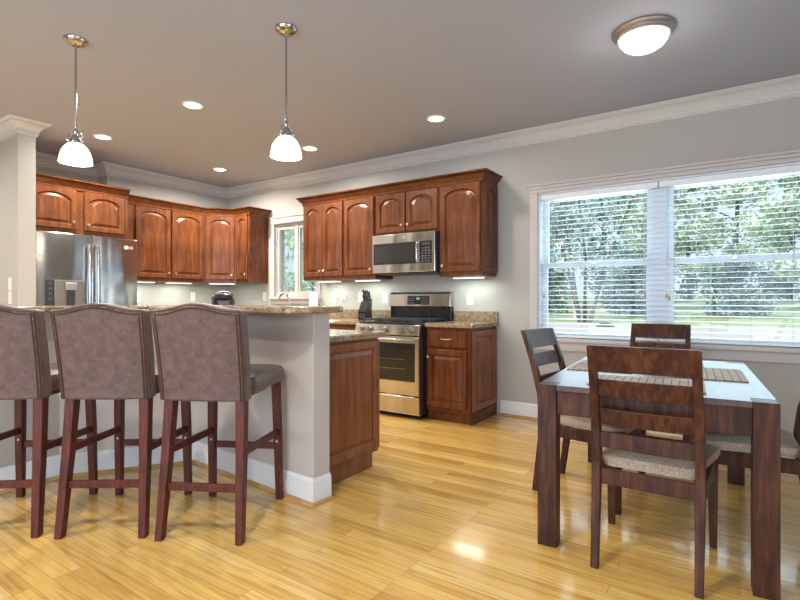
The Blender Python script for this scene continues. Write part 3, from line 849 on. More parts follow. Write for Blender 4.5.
# ------------------------------------------------------------------ range
rg = thing('range', 'stainless gas range with black cooktop below the microwave', 'stove', (-3.236, 3.985, 0))
RW = 0.766
MB().box(0.0, RW, 0.012, 0.645, 0.045, 0.895).box(0.04, RW - 0.04, 0.06, 0.6, 0.0005, 0.045).obj('body', 'charcoal', rg, bevel=0.003)
od = MB().box(0.004, RW - 0.004, -0.030, 0.0115, 0.225, 0.785).obj('oven_door', 'steel', rg, bevel=0.006)
MB().box(0.050, RW - 0.050, -0.0325, -0.0302, 0.355, 0.718).obj('oven_window', 'dark_glass', od, bevel=0.001)
k = MB()
for z in (0.47, 0.56): k.box(0.16, RW - 0.16, -0.0330, -0.0326, z, z + 0.004)
k.obj('oven_rack', 'key', od)
MB().tube([(0.06, -0.030, 0.752), (0.06, -0.062, 0.752), (0.075, -0.072, 0.752), (RW - 0.075, -0.072, 0.752), (RW - 0.06, -0.062, 0.752), (RW - 0.06, -0.030, 0.752)], 0.013, 10).obj('handle', 'chrome', od, smooth=True)
badge(od, 0.115, -0.0303, 0.292, 0.020)
MB().box(0.004, RW - 0.004, -0.028, 0.0115, 0.045, 0.215).obj('storage_drawer', 'steel', rg, bevel=0.006)
cpn = MB().loft([[(0.0, -0.040, 0.795), (0.0, -0.024, 0.892), (0.0, 0.03, 0.897), (0.0, 0.03, 0.795)], [(RW, -0.040, 0.795), (RW, -0.024, 0.892), (RW, 0.03, 0.897), (RW, 0.03, 0.795)]]).obj('control_panel', 'steel', rg, bevel=0.003)
for x in (0.10, 0.195, 0.383, 0.571, 0.666):
    mt = Matrix.Rotation(R(80), 3, 'X')
    kb = MB().lathe([(0.026, 0.0), (0.027, 0.006), (0.022, 0.010), (0.020, 0.030), (0.017, 0.034), (0, 0.034)], 18, (0, 0, 0), mt)
    kb.box(-0.004, 0.004, -0.041, -0.034, -0.011, 0.023)
    kb.obj('knob', 'knob_steel', cpn, smooth=True, loc=(x, -0.0335, 0.842))
MB().box(0.004, RW - 0.004, 0.032, 0.585, 0.8955, 0.912).obj('cooktop', 'black', rg, bevel=0.004)
g = MB()
for x0 in (0.03, 0.272, 0.514):
    x1 = x0 + 0.222
    zz0, zz1 = 0.928, 0.942
    g.box(x0, x1, 0.05, 0.064, zz0, zz1).box(x0, x1, 0.545, 0.559, zz0, zz1).box(x0, x0 + 0.014, 0.064, 0.545, zz0, zz1).box(x1 - 0.014, x1, 0.064, 0.545, zz0, zz1)
    g.box(x0 + 0.014, x1 - 0.014, 0.297, 0.311, zz0, zz1).box(x0 + 0.104, x0 + 0.118, 0.064, 0.297, zz0, zz1).box(x0 + 0.104, x0 + 0.118, 0.311, 0.545, zz0, zz1)
    g.box(x0 + 0.014, x0 + 0.104, 0.17, 0.184, zz0, zz1).box(x0 + 0.118, x1 - 0.014, 0.17, 0.184, zz0, zz1).box(x0 + 0.014, x0 + 0.104, 0.42, 0.434, zz0, zz1).box(x0 + 0.118, x1 - 0.014, 0.42, 0.434, zz0, zz1)
    for px, py in ((x0, 0.05), (x1 - 0.014, 0.05), (x0, 0.545), (x1 - 0.014, 0.545)): g.box(px, px + 0.014, py, py + 0.014, 0.9125, zz0)
g.obj('grate', 'iron', rg, bevel=0.002)
for x, y in ((0.14, 0.18), (0.14, 0.43), (0.383, 0.305), (0.625, 0.18), (0.625, 0.43)):
    MB().lathe([(0.05, 0.9125), (0.048, 0.918), (0.034, 0.919), (0.034, 0.926), (0, 0.927)], 18, (x, y, 0)).obj('burner', 'iron', rg, smooth=True)
MB().loft([[(0.0, 0.59, 0.8955), (0.0, 0.648, 0.8955), (0.0, 0.648, 1.06), (0.0, 0.59, 1.06)], [(RW, 0.59, 0.8955), (RW, 0.648, 0.8955), (RW, 0.648, 1.06), (RW, 0.59, 1.06)]]).obj('back_guard_base', 'black', rg, bevel=0.003)
bg = MB().loft([[(0.0, 0.560, 1.0605), (0.0, 0.648, 1.0605), (0.0, 0.648, 1.215), (0.0, 0.60, 1.215), (0.0, 0.572, 1.195)], [(RW, 0.560, 1.0605), (RW, 0.648, 1.0605), (RW, 0.648, 1.215), (RW, 0.60, 1.215), (RW, 0.572, 1.195)]]).obj('back_guard', 'steel', rg, bevel=0.004)
tilt = Matrix.Translation((0, 0.566, 1.128)) @ Matrix.Rotation(R(-5), 4, 'X')
MB().box(0.245, 0.515, -0.0065, -0.001, -0.046, 0.046, tilt).obj('display', 'black', bg, bevel=0.001)
MB().box(0.358, 0.402, -0.0075, -0.0066, 0.005, 0.030, tilt).obj('clock', 'lcd', bg)
k = MB()
for i in range(4):
    for j in range(3):
        if j > 0 or True:
            for sx in (0.255, 0.425):
                k.box(sx + 0.021 * i, sx + 0.021 * i + 0.013, -0.0075, -0.0066, -0.036 + 0.026 * j, -0.026 + 0.026 * j, tilt)
k.obj('buttons', 'key', bg)

# ------------------------------------------------------------------ things on the counters
kb = thing('knife_block', 'black slanted knife block on the counter left of the range', 'knife block', (-3.425, 4.36, CT1 + 0.001), R(12))
MB().loft([[(-0.05, -0.085, 0), (0.05, -0.085, 0), (0.05, 0.075, 0), (-0.05, 0.075, 0)], [(-0.05, -0.085, 0.09), (0.05, -0.085, 0.09), (0.05, 0.06, 0.10), (-0.05, 0.06, 0.10)], [(-0.05, -0.01, 0.20), (0.05, -0.01, 0.20), (0.05, 0.072, 0.235), (-0.05, 0.072, 0.235)]]).obj('block', 'black', kb, bevel=0.005)
MB().box(-0.035, 0.035, -0.0875, -0.0855, 0.02, 0.07).obj('front_plate', 'charcoal', kb)
kd = Vector((0, -0.42, 0.9)).normalized()
rot12 = Matrix.Rotation(R(12), 3, 'Z')
for i, (x, y, ln, lb) in enumerate(((-0.036, 0.055, 0.115, 'tallest black knife handle at the left of the block'), (-0.013, 0.050, 0.105, 'black knife handle second from the left in the block'), (0.012, 0.052, 0.11, 'black knife handle third from the left in the block'), (0.036, 0.048, 0.095, 'black knife handle at the right end of the block'), (-0.024, 0.012, 0.07, 'short black knife handle in the front row at left of the block'), (0.022, 0.012, 0.065, 'short black knife handle in the front row at right of the block'))):
    z = 0.2005 + (y + 0.01) / 0.082 * 0.035 + 0.002
    wpos = rot12 @ Vector((x, y, z)) + Vector((-3.425, 4.36, CT1 + 0.001))
    kt = thing('kitchen_knife', lb, 'knife', wpos, R(12), 'knives in the block')
    MB().bar((0, 0, 0.006), kd * ln, 0.013, 0.022, 0.015, 0.026).obj('handle', 'black', kt, bevel=0.004)
    MB().bar((0, 0, 0), kd * 0.012, 0.015, 0.022).obj('bolster', 'chrome', kt)

cf_ = thing('coffee_maker', 'black pod coffee maker in the corner below the diagonal cabinet', 'coffee maker', (-5.63, 4.16, CT1 + 0.001), R(40))
MB().loft([[(x * 0.115, y * 0.10 + 0.04, z) for x, y in ((-1, -1), (1, -1), (1, 1), (-1, 1))] for z in (0.0, 0.25)]).obj('body', 'black', cf_, bevel=0.045, seg=5, smooth=True)
MB().loft([[(-0.1, -0.16, 0), (0.1, -0.16, 0), (0.1, -0.062, 0), (-0.1, -0.062, 0)], [(-0.1, -0.16, 0.03), (0.1, -0.16, 0.03), (0.1, -0.062, 0.03), (-0.1, -0.062, 0.03)]]).obj('drip_tray', 'charcoal', cf_, bevel=0.006)
MB().sphere((0, -0.03, 0.27), 0.118, 10, (1.0, 0.95, 0.55)).obj('brew_head', 'black', cf_, smooth=True)
MB().tube([(-0.118, -0.03, 0.27), (-0.10, -0.12, 0.29), (0, -0.165, 0.30), (0.10, -0.12, 0.29), (0.118, -0.03, 0.27)], 0.009, 10).obj('lift_handle', 'chrome', cf_, smooth=True)
MB().box(-0.155, -0.118, -0.05, 0.12, 0.02, 0.27).obj('water_tank', 'charcoal', cf_, bevel=0.012, seg=3)

fc = thing('faucet', 'polished gooseneck faucet standing below the kitchen window', 'faucet', (-4.745, 4.47, CT1 + 0.001), 0)
MB().lathe([(0.03, 0), (0.03, 0.006), (0.022, 0.02), (0.018, 0.05), (0.016, 0.06), (0, 0.061)], 18).obj('base', 'chrome', fc, smooth=True)
pts = [(0, 0, 0.05), (0.002, 0, 0.17)] + [(-0.085 + 0.087 * math.cos(R(a)), -0.02 * (a / 180), 0.20 + 0.095 * math.sin(R(a))) for a in range(0, 171, 17)]
MB().tube(pts, 0.0115, 12).obj('spout', 'chrome', fc, smooth=True)
MB().tube([(0.02, 0, 0.045), (0.06, -0.01, 0.06), (0.085, -0.015, 0.075)], [0.008, 0.007, 0.009], 10).obj('lever', 'chrome', fc, smooth=True)

bx = thing('canister', 'white upright canister on the counter at the right of the kitchen window', 'canister', (-4.39, 4.545, CT1 + 0.001), 0)
MB().box(-0.04, 0.04, -0.04, 0.04, 0, 0.285).obj('body', 'card', bx, bevel=0.006)
MB().box(-0.042, 0.042, -0.042, 0.042, 0.2855, 0.315).obj('lid', 'plate', bx, bevel=0.006)

# outlets and switches
def wall_plate(label, loc, rz, kind, name=None):
    t = thing({'outlet': 'wall_outlet', 'switch': 'light_switch', 'plug': 'plug_in_device'}[kind], label, {'outlet': 'outlet', 'switch': 'switch', 'plug': 'night light'}[kind], loc, rz, 'wall plates' if kind != 'plug' else None)
    if kind == 'plug':
        MB().loft([[(x * 0.022, 0, z * 0.055) for x, z in ((-1, -1), (1, -1), (1, 1), (-1, 1))], [(x * 0.018, -0.03, z * 0.05) for x, z in ((-1, -1), (1, -1), (1, 1), (-1, 1))]]).obj('housing', 'plate', t, bevel=0.006)
        MB().box(-0.010, 0.010, -0.034, -0.0305, -0.03, 0.035).obj('cover', 'tassel', t, bevel=0.002)
        return t
    MB().box(-0.036, 0.036, -0.006, -0.0005, -0.058, 0.058).obj('cover_plate', 'plate', t, bevel=0.003)
    if kind == 'outlet':
        MB().box(-0.017, 0.017, -0.0085, -0.0062, -0.034, 0.034).obj('receptacle', 'plate', t, bevel=0.002)
        s = MB()
        for z in (-0.018, 0.018): s.box(-0.008, -0.005, -0.0092, -0.0086, z - 0.006, z + 0.006).box(0.005, 0.008, -0.0092, -0.0086, z - 0.006, z + 0.006)
        s.obj('slots', 'slot', t)
    else:
        MB().loft([[(-0.016, -0.0062, -0.033), (0.016, -0.0062, -0.033), (0.016, -0.0062, 0.033), (-0.016, -0.0062, 0.033)], [(-0.016, -0.0075, -0.033), (0.016, -0.0075, -0.033), (0.016, -0.0125, 0.033), (-0.016, -0.0125, 0.033)]]).obj('rocker', 'plate', t, bevel=0.001)
    return t
YP = YW
wall_plate('white outlet on the wall right of the range', (-2.285, YP, 1.140), 0, 'outlet')
wall_plate('white outlet on the wall just left of the range back', (-3.355, YP, 1.155), 0, 'outlet')
wall_plate('white outlet on the wall behind the knife block', (-3.72, YP, 1.165), 0, 'outlet')
wall_plate('white switch on the wall between window and plug-in device', (-4.145, YP, 1.165), 0, 'switch')
wall_plate('white outlet that carries the plug-in device left of the knife block', (-3.985, YP, 1.170), 0, 'outlet')
wall_plate('white plug-in night light on the wall left of the knife block', (-3.985, YP - 0.0095, 1.19), 0, 'plug')
wall_plate('white outlet on the wall left of the kitchen window', (-5.40, YP, 1.178), 0, 'outlet')
wall_plate('white outlet on the left wall beside the refrigerator', (XL, 3.31, 1.165), R(90), 'outlet')
wall_plate('white outlet on the left wall beside the coffee maker', (XL, 4.07, 1.178), R(90), 'outlet')
wall_plate('white switch on the partition left of the refrigerator, upper of two', (-5.47, 1.765, 1.275), 0, 'switch')
wall_plate('white switch on the partition left of the refrigerator, lower of two', (-5.47, 1.765, 1.15), 0, 'switch')

# ------------------------------------------------------------------ ceiling lights
def can(x, y, label, e=30):
    t = thing('recessed_light', label, 'light', (x, y, CH - 0.008), 0, 'recessed ceiling lights')
    MB().lathe([(0.068, 0.001), (0.066, -0.002), (0.085, -0.001), (0.088, 0.004), (0.086, 0.0075), (0.068, 0.0075), (0.068, 0.001)], 28).obj('trim_ring', 'plate', t, smooth=True)
    MB().lathe([(0.0, 0.0), (0.066, 0.0), (0.067, 0.006), (0.0, 0.006)], 28).obj('lens', 'lens', t)
    light('can_light', 'AREA', (0, 0, -0.006), (0, 0, 0), e, (1, 0.94, 0.84), 0.12, parent=t, spread=R(165))
can(-3.726, 2.447, 'round recessed ceiling light between the two pendants')
can(-5.186, 2.428, 'round recessed ceiling light right beside the left pendant shade', 36)
can(-5.284, 3.839, 'round recessed ceiling light nearest the kitchen corner', 46)
can(-3.765, 3.844, 'round recessed ceiling light right beside the right pendant shade')
can(-2.223, 3.837, 'round recessed ceiling light above the range end cabinet', 9)

for x, y, lb in ((-5.7, 0.4, 'left'), (-3.3, -0.5, 'mid'), (-1.2, 0.3, 'near')):  # cans added out of view to brighten the near side of the room
    can(x, y, 'added unseen recessed light that brightens the sitting side of the room, ' + lb, 34)

def pendant(x, y, label):
    t = thing('pendant_light', label, 'light', (x, y, CH - 0.001), 0, 'pendant lights over the bar')
    MB().lathe([(0.0, 0.0), (0.066, 0.0), (0.064, -0.012), (0.056, -0.022), (0.038, -0.034), (0.016, -0.040), (0.0, -0.040)], 28).obj('canopy', 'chrome', t, smooth=True)
    MB().tube([(0, 0, -0.0385), (0, 0, -0.565)], 0.0065, 10).obj('rod', 'chrome', t, smooth=True)
    MB().lathe([(0.0, -0.553), (0.012, -0.555), (0.016, -0.566), (0.010, -0.576), (0.010, -0.590), (0.020, -0.598), (0.026, -0.61), (0.030, -0.628), (0.030, -0.645), (0.0, -0.645)], 20).obj('socket_cup', 'chrome', t, smooth=True)
    kx = MB()
    for a in range(3):
        ca_, sa = math.cos(a * 2.094 + 0.5), math.sin(a * 2.094 + 0.5)
        kx.tube([(0.010 * ca_, 0.010 * sa, -0.57), (0.034 * ca_, 0.034 * sa, -0.585), (0.040 * ca_, 0.040 * sa, -0.61), (0.03 * ca_, 0.03 * sa, -0.632)], 0.0035, 6)
        kx.sphere((0.044 * ca_, 0.044 * sa, -0.632), 0.008, 6)
    kx.obj('holder', 'chrome', t, smooth=True)
    o_ = [(0.028, -0.640), (0.046, -0.648), (0.066, -0.670), (0.080, -0.698), (0.088, -0.728), (0.0915, -0.756), (0.091, -0.762)]
    i_ = [(0.087, -0.760), (0.085, -0.730), (0.077, -0.702), (0.063, -0.676), (0.043, -0.655), (0.026, -0.646)]
    MB().lathe(o_ + i_, 32).obj('shade', 'opal', t, smooth=True)
    MB().sphere((0, 0, -0.715), 0.028, 10).obj('bulb', 'lens', t, smooth=True)
    light('pendant_bulb', 'POINT', (0, 0, -0.785), (0, 0, 0), 13, (1, 0.90, 0.74), 0.05, parent=t)
pendant(-3.395, 1.43, 'nickel pendant light with white glass shade above the left end of the bar')
pendant(-2.222, 2.07, 'nickel pendant light with white glass shade above the right end of the bar')

fl = thing('flush_ceiling_light', 'round flush ceiling light with pewter ring above the dining table', 'light', (-0.476, 3.29, CH - 0.001))
MB().lathe([(0.000, 0.0), (0.172, 0.0), (0.174, -0.010), (0.167, -0.022), (0.158, -0.026), (0.157, -0.038), (0.148, -0.046), (0.141, -0.046), (0.132, -0.030), (0.000, -0.030)], 40).obj('ring', 'pewter', fl, smooth=True)
MB().lathe([(0.139, -0.040), (0.134, -0.062), (0.114, -0.088), (0.084, -0.108), (0.044, -0.120), (0.000, -0.123)], 40).obj('bowl', 'opal', fl, smooth=True)
MB().lathe([(0.000, -0.121), (0.014, -0.123), (0.015, -0.128), (0.007, -0.134), (0.005, -0.142), (0.000, -0.143)], 16).obj('finial', 'pewter', fl, smooth=True)
light('flush_bulb', 'POINT', (0, 0, -0.20), (0, 0, 0), 3, (1, 0.95, 0.88), 0.12, parent=fl)

# ------------------------------------------------------------------ bar stools
def make_stool():
    t = thing('bar_stool', '', 'bar stool', (0, 0, 0), 0, 'leather bar stools at the bar')
    # local: sits facing +y; feet measured on the floor
    fb, ff = -0.275, 0.255
    for s in (-1, 1):
        MB().leg([(s * 0.196, fb, 0.001, 0.034, 0.042), (s * 0.184, fb + 0.045, 0.40, 0.042, 0.05), (s * 0.176, fb + 0.068, 0.68, 0.046, 0.055)]).obj('leg', 'stool_wood', t, bevel=0.003)
    for s in (-1, 1):
        l_ = MB().leg([(s * 0.198, ff, 0.001, 0.034, 0.034), (s * 0.193, ff - 0.012, 0.40, 0.042, 0.042), (s * 0.186, ff - 0.022, 0.672, 0.044, 0.044)]).obj('leg', 'stool_wood', t, bevel=0.003)
        MB().lathe([(0.0, 0.0), (0.006, 0.0), (0.005, 0.003), (0.0, 0.003)], 10, (0, 0, 0), Matrix.Rotation(R(90), 3, 'X')).obj('screw_cap', 'card', l_, loc=(s * 0.193, ff - 0.031, 0.335))
    MB().bar((-0.172, fb + 0.028, 0.245), (0.172, fb + 0.028, 0.245), 0.02, 0.036).obj('stretcher', 'stool_wood', t, bevel=0.003)
    MB().bar((-0.176, ff - 0.01, 0.305), (0.176, ff - 0.01, 0.305), 0.02, 0.036).obj('stretcher', 'stool_wood', t, bevel=0.003)
    for s in (-1, 1):
        MB().bar((s * 0.186, fb + 0.062, 0.405), (s * 0.192, ff - 0.028, 0.385), 0.02, 0.036).obj('stretcher', 'stool_wood', t, bevel=0.003)
    # seat
    st = MB()
    rings = []
    for z, g_, fy in ((0.673, 0.0, 0.0), (0.70, 0.012, 0.01), (0.735, 0.014, 0.012), (0.755, 0.002, 0.0), (0.766, -0.03, -0.035), (0.770, -0.09, -0.10)):
        pts = []
        for cx, cy, a0 in ((1, 1, 0), (-1, 1, 90), (-1, -1, 180), (1, -1, 270)):
            r_ = 0.04
            for a in range(0, 91, 30):
                hx = 0.212 + g_
                yy = (0.285 + fy) if cy > 0 else -(0.170 + min(0, fy))
                pts.append((cx * (hx - r_) + r_ * math.cos(R(a0 + a)), yy - cy * r_ + r_ * math.sin(R(a0 + a)), z))
        rings.append(pts)
    st.loft(rings).obj('seat', 'leather', t, smooth=True)
    MB().box(-0.15, 0.15, -0.14, 0.19, 0.637, 0.6725).obj('seat_underside', 'iron', t, bevel=0.004)
    # back: camel top, leaning
    NX = 24
    def top(u): return 1.086 + 0.030 * (0.5 + 0.5 * math.cos(math.pi * max(-1, min(1, u * 1.12)))) - 0.004 * (1 if abs(u) > 0.92 else 0)
    z0 = 0.652
    def ycen(z): return -0.232 - 0.075 * ((z - z0) / 0.45) ** 1.3
    def hwid(z): return 0.214 + 0.006 * (z - z0) / 0.45
    NZ = 12
    grid_f, grid_b = [], []
    bm = MB()
    def surf(off, sh=0.0):
        g2 = []
        for j in range(NZ + 1):
            row = []
            for i in range(NX + 1):
                u = -1 + 2 * i / NX
                z = z0 + (top(u) - z0 - sh) * j / NZ
                curve = 0.018 * (u * u)      # shell curves round the sitter
                row.append(bm.bm.verts.new((u * (hwid(z) - sh), ycen(z) + off + curve, z)))
            g2.append(row)
        return g2
    Fr = surf(0.036); Bk = surf(-0.036)
    for G, flip in ((Fr, 0), (Bk, 1)):
        for j in range(NZ):
            for i in range(NX):
                bm.bm.faces.new((G[j][i], G[j][i + 1], G[j + 1][i + 1], G[j + 1][i]))
    for j in range(NZ):
        bm.bm.faces.new((Fr[j][0], Fr[j + 1][0], Bk[j + 1][0], Bk[j][0])); bm.bm.faces.new((Fr[j][NX], Fr[j + 1][NX], Bk[j + 1][NX], Bk[j][NX]))
    for i in range(NX):
        bm.bm.faces.new((Fr[0][i], Fr[0][i + 1], Bk[0][i + 1], Bk[0][i])); bm.bm.faces.new((Fr[NZ][i], Fr[NZ][i + 1], Bk[NZ][i + 1], Bk[NZ][i]))
    bk_o = bm.obj('backrest', 'leather', t, bevel=0.010, seg=3, smooth=True)
    def edge(ins, off):
        pts = []
        for j in range(13):
            z = z0 + 0.004 + (top(-1) - z0 - ins) * j / 12
            pts.append((-(hwid(z) - ins), ycen(z) + off + 0.018 * ((hwid(z) - ins) / hwid(z)) ** 2, z))
        for i in range(1, 24):
            u = -1 + 2 * i / 24
            z = top(u) - ins
            pts.append((u * (hwid(z) - ins), ycen(z) + off + 0.018 * u * u, z))
        for j in range(12, -1, -1):
            z = z0 + 0.004 + (top(1) - z0 - ins) * j / 12
            pts.append((hwid(z) - ins, ycen(z) + off + 0.018 * ((hwid(z) - ins) / hwid(z)) ** 2, z))
        return pts
    MB().tube(edge(0.024, -0.0365), 0.0035, 6).obj('piping', 'piping', bk_o, smooth=True)
    MB().tube(edge(0.010, -0.0355), 0.003, 6).obj('piping', 'piping', bk_o, smooth=True)
    # nailheads between the two welts
    e = [Vector(p_) for p_ in edge(0.017, -0.0370)]
    nh = MB()
    acc = 0.0
    for a, b_ in zip(e, e[1:]):
        L_ = (b_ - a).length; d = 0.0
        while acc + (L_ - d) >= 0.0125:
            d += 0.0125 - acc; acc = 0.0
            nh.sphere(a + (b_ - a) * (d / L_), 0.0046, 4)
        acc += L_ - d
    nh.obj('nailhead_trim', 'stud', bk_o, smooth=True)
    return t
ST = make_stool()
for i, (x, y, rz, lb) in enumerate(((-2.218, 1.648, 28.5, 'brown leather bar stool at the right end, nearest the white end post'),
                                     (-2.672, 1.395, 35.5, 'brown leather bar stool in the middle of the three'),
                                     (-3.105, 1.085, 40, 'brown leather bar stool at the far left, cut by the picture edge'))):
    s = ST if i == 0 else copy_thing(ST)
    s['label'] = lb
    s.location = (x, y, 0); s.rotation_euler = (0, 0, R(rz))

# ------------------------------------------------------------------ dining table
TZ = 0.742
tb = thing('dining_table', 'dark walnut dining table with square legs in front of the window', 'table', (-0.378, 3.02, 0), R(4.3))
tw, tl = 0.452, 0.715
LEG = 0.085
for sx in (-1, 1):
    for sy in (-1, 1):
        MB().box(sx * (tw - LEG / 2) - LEG / 2, sx * (tw - LEG / 2) + LEG / 2, sy * (tl - LEG / 2) - LEG / 2, sy * (tl - LEG / 2) + LEG / 2, 0.001, TZ - 0.0005).obj('leg', 'dark_wood', tb, bevel=0.003)
tp = MB()
a, b_ = tw - LEG - 0.0008, tl - LEG - 0.0008
tp.prism([(-a, -tl), (a, -tl), (a, -b_), (tw, -b_), (tw, b_), (a, b_), (a, tl), (-a, tl), (-a, b_), (-tw, b_), (-tw, -b_), (-a, -b_)], TZ - 0.026, TZ)
tp.obj('table_top', 'top_wood', tb, bevel=0.0015)
ap = MB()
ap.box(-a, a, -tl + 0.012, -tl + 0.036, TZ - 0.135, TZ - 0.027).box(-a, a, tl - 0.036, tl - 0.012, TZ - 0.135, TZ - 0.027)
ap.box(-tw + 0.012, -tw + 0.036, -b_, b_, TZ - 0.135, TZ - 0.027).box(tw - 0.036, tw - 0.012, -b_, b_, TZ - 0.135, TZ - 0.027)
ap.obj('apron', 'dark_wood', tb, bevel=0.002)

# woven placemats
PM = None
for i, (x, y, rz, lb) in enumerate(((-0.650, 3.08, 94, 'brown gridded bamboo placemat before the left chair'), (-0.36, 2.56, 4.3, 'brown gridded bamboo placemat at the near end of the table'),
                                    (-0.145, 3.08, 94, 'brown gridded bamboo placemat before the right chair'), (-0.42, 3.53, 4.3, 'brown gridded bamboo placemat at the window end of the table'))):
    if i == 0:
        PM = MB().box(-0.235, 0.235, -0.165, 0.165, 0, 0.005).obj('placemat', 'mat', bevel=0.001)
        o = PM
    else:
        o = PM.copy(); COL.objects.link(o)
    tag(o, lb, 'placemat', 'placemats on the dining table')
    o.location = (x, y, TZ + 0.0008); o.rotation_euler = (0, 0, R(rz))

# ------------------------------------------------------------------ dining chairs
def make_chair():
    t = thing('dining_chair', '', 'chair', (0, 0, 0), 0, 'ladder-back dining chairs')
    yb_ = -0.25
    for s in (-1, 1):
        MB().leg([(s * 0.190, yb_ - 0.005, 0.001, 0.030, 0.034), (s * 0.192, yb_ + 0.035, 0.30, 0.034, 0.040), (s * 0.192, yb_ + 0.045, 0.44, 0.036, 0.042), (s * 0.191, yb_ + 0.030, 0.58, 0.036, 0.038), (s * 0.188, yb_ - 0.02, 0.76, 0.034, 0.032), (s * 0.186, yb_ - 0.085, 0.942, 0.034, 0.026)]).obj('leg', 'dark_wood', t, bevel=0.003)
    for s in (-1, 1):
        MB().leg([(s * 0.218, 0.225, 0.001, 0.030, 0.030), (s * 0.216, 0.222, 0.41, 0.044, 0.044)]).obj('leg', 'dark_wood', t, bevel=0.003)
    def yc(z):
        return yb_ + (0.030 if z < 0.58 else 0.030 - 0.05 * (z - 0.58) / 0.18 if z < 0.76 else -0.02 - 0.065 * (z - 0.76) / 0.182)
    def slat(name, z0_, z1_, w, bow, th):
        n = 10; rings = []
        for i in range(n + 1):
            u = -1 + 2 * i / n
            x = u * w; b0 = -bow * (1 - u * u)
            rings.append([(x, yc(z0_) + b0 - th / 2, z0_), (x, yc(z0_) + b0 + th / 2, z0_), (x, yc(z1_) + b0 + th / 2, z1_), (x, yc(z1_) + b0 - th / 2, z1_)])
        MB().loft(rings).obj(name, 'dark_wood', t, bevel=0.003)
    slat('top_rail', 0.838, 0.946, 0.2, 0.008, 0.030)
    slat('slat', 0.728, 0.804, 0.174, 0.014, 0.016)
    slat('slat', 0.605, 0.675, 0.176, 0.014, 0.016)
    slat('slat', 0.505, 0.572, 0.177, 0.010, 0.016)
    fr2 = MB()
    fr2.bar((-0.178, yb_ + 0.045, 0.378), (0.178, yb_ + 0.045, 0.378), 0.022, 0.066).bar((-0.192, 0.225, 0.378), (0.192, 0.225, 0.378), 0.022, 0.066)
    for s in (-1, 1): fr2.bar((s * 0.200, yb_ + 0.068, 0.378), (s * 0.216, 0.198, 0.378), 0.022, 0.066)
    fr2.obj('seat_frame', 'dark_wood', t, bevel=0.003)
    rings = []
    for z, g_ in ((0.4125, 0.0), (0.435, 0.010), (0.455, 0.006), (0.468, -0.02), (0.474, -0.07)):
        pts = []
        bx_, fx = 0.172, 0.236
        for cx, cy in ((1, 1), (-1, 1), (-1, -1), (1, -1)):
            r_ = 0.03
            a0 = {(1, 1): 0, (-1, 1): 90, (-1, -1): 180, (1, -1): 270}[(cx, cy)]
            for a in range(0, 91, 30):
                hx = (fx if cy > 0 else bx_) + g_
                yy = 0.252 + g_ if cy > 0 else -(0.172 + min(g_, 0))
                pts.append((cx * (hx - r_) + r_ * math.cos(R(a0 + a)), yy - cy * r_ + r_ * math.sin(R(a0 + a)), z))
        rings.append(pts)
    MB().loft(rings).obj('seat', 'seat_fabric', t, smooth=True)
    return t
CHR = make_chair()
for i, (x, y, rz, lb) in enumerate(((-0.318, 2.47, 0, 'dark ladder-back dining chair at the near end, back to the camera'),
                                    (-0.73, 3.075, -97, 'dark ladder-back dining chair at the left long side of the table'),
                                    (0.05, 3.06, 92, 'dark ladder-back dining chair at the right long side, mostly out of frame'),
                                    (-0.505, 3.97, 180, 'dark ladder-back dining chair at the far end under the window'))):
    s = CHR if i == 0 else copy_thing(CHR)
    s['label'] = lb
    s.location = (x, y, 0); s.rotation_euler = (0, 0, R(rz))

# ------------------------------------------------------------------ outdoors
def gz(y):
    if y < 16: return -0.55
    if y < 70: return -0.55 + 1.75 * (y - 16) / 54
    return 1.2 + (y - 70) * 0.02
g = MB()
ys = [5.0, 10, 16, 22, 30, 40, 55, 70, 100, 140]
xs = [-140, -90, -50, -25, -10, 0, 10, 25, 50, 90]
vv = [[g.bm.verts.new((x, y, gz(y))) for x in xs] for y in ys]
for j in range(len(ys) - 1):
    for i in range(len(xs) - 1): g.bm.faces.new((vv[j][i], vv[j][i + 1], vv[j + 1][i + 1], vv[j + 1][i]))
struct(g.obj('lawn', 'lawn'))
g = MB()
g.loft([[(-60, 13, gz(13) + 0.001), (60, 11, gz(11) + 0.001), (60, 11, gz(11) + 0.03), (-60, 13, gz(13) + 0.03)], [(-60, 15.6, gz(12) + 0.001), (60, 15.6, gz(12) + 0.001), (60, 15.6, gz(12) + 0.03), (-60, 15.6, gz(12) + 0.03)], [(-60, 27, gz(27) + 0.05), (60, 29, gz(29) + 0.05), (60, 29, gz(29) + 0.08), (-60, 27, gz(27) + 0.08)]])
struct(g.obj('driveway', 'drive'))

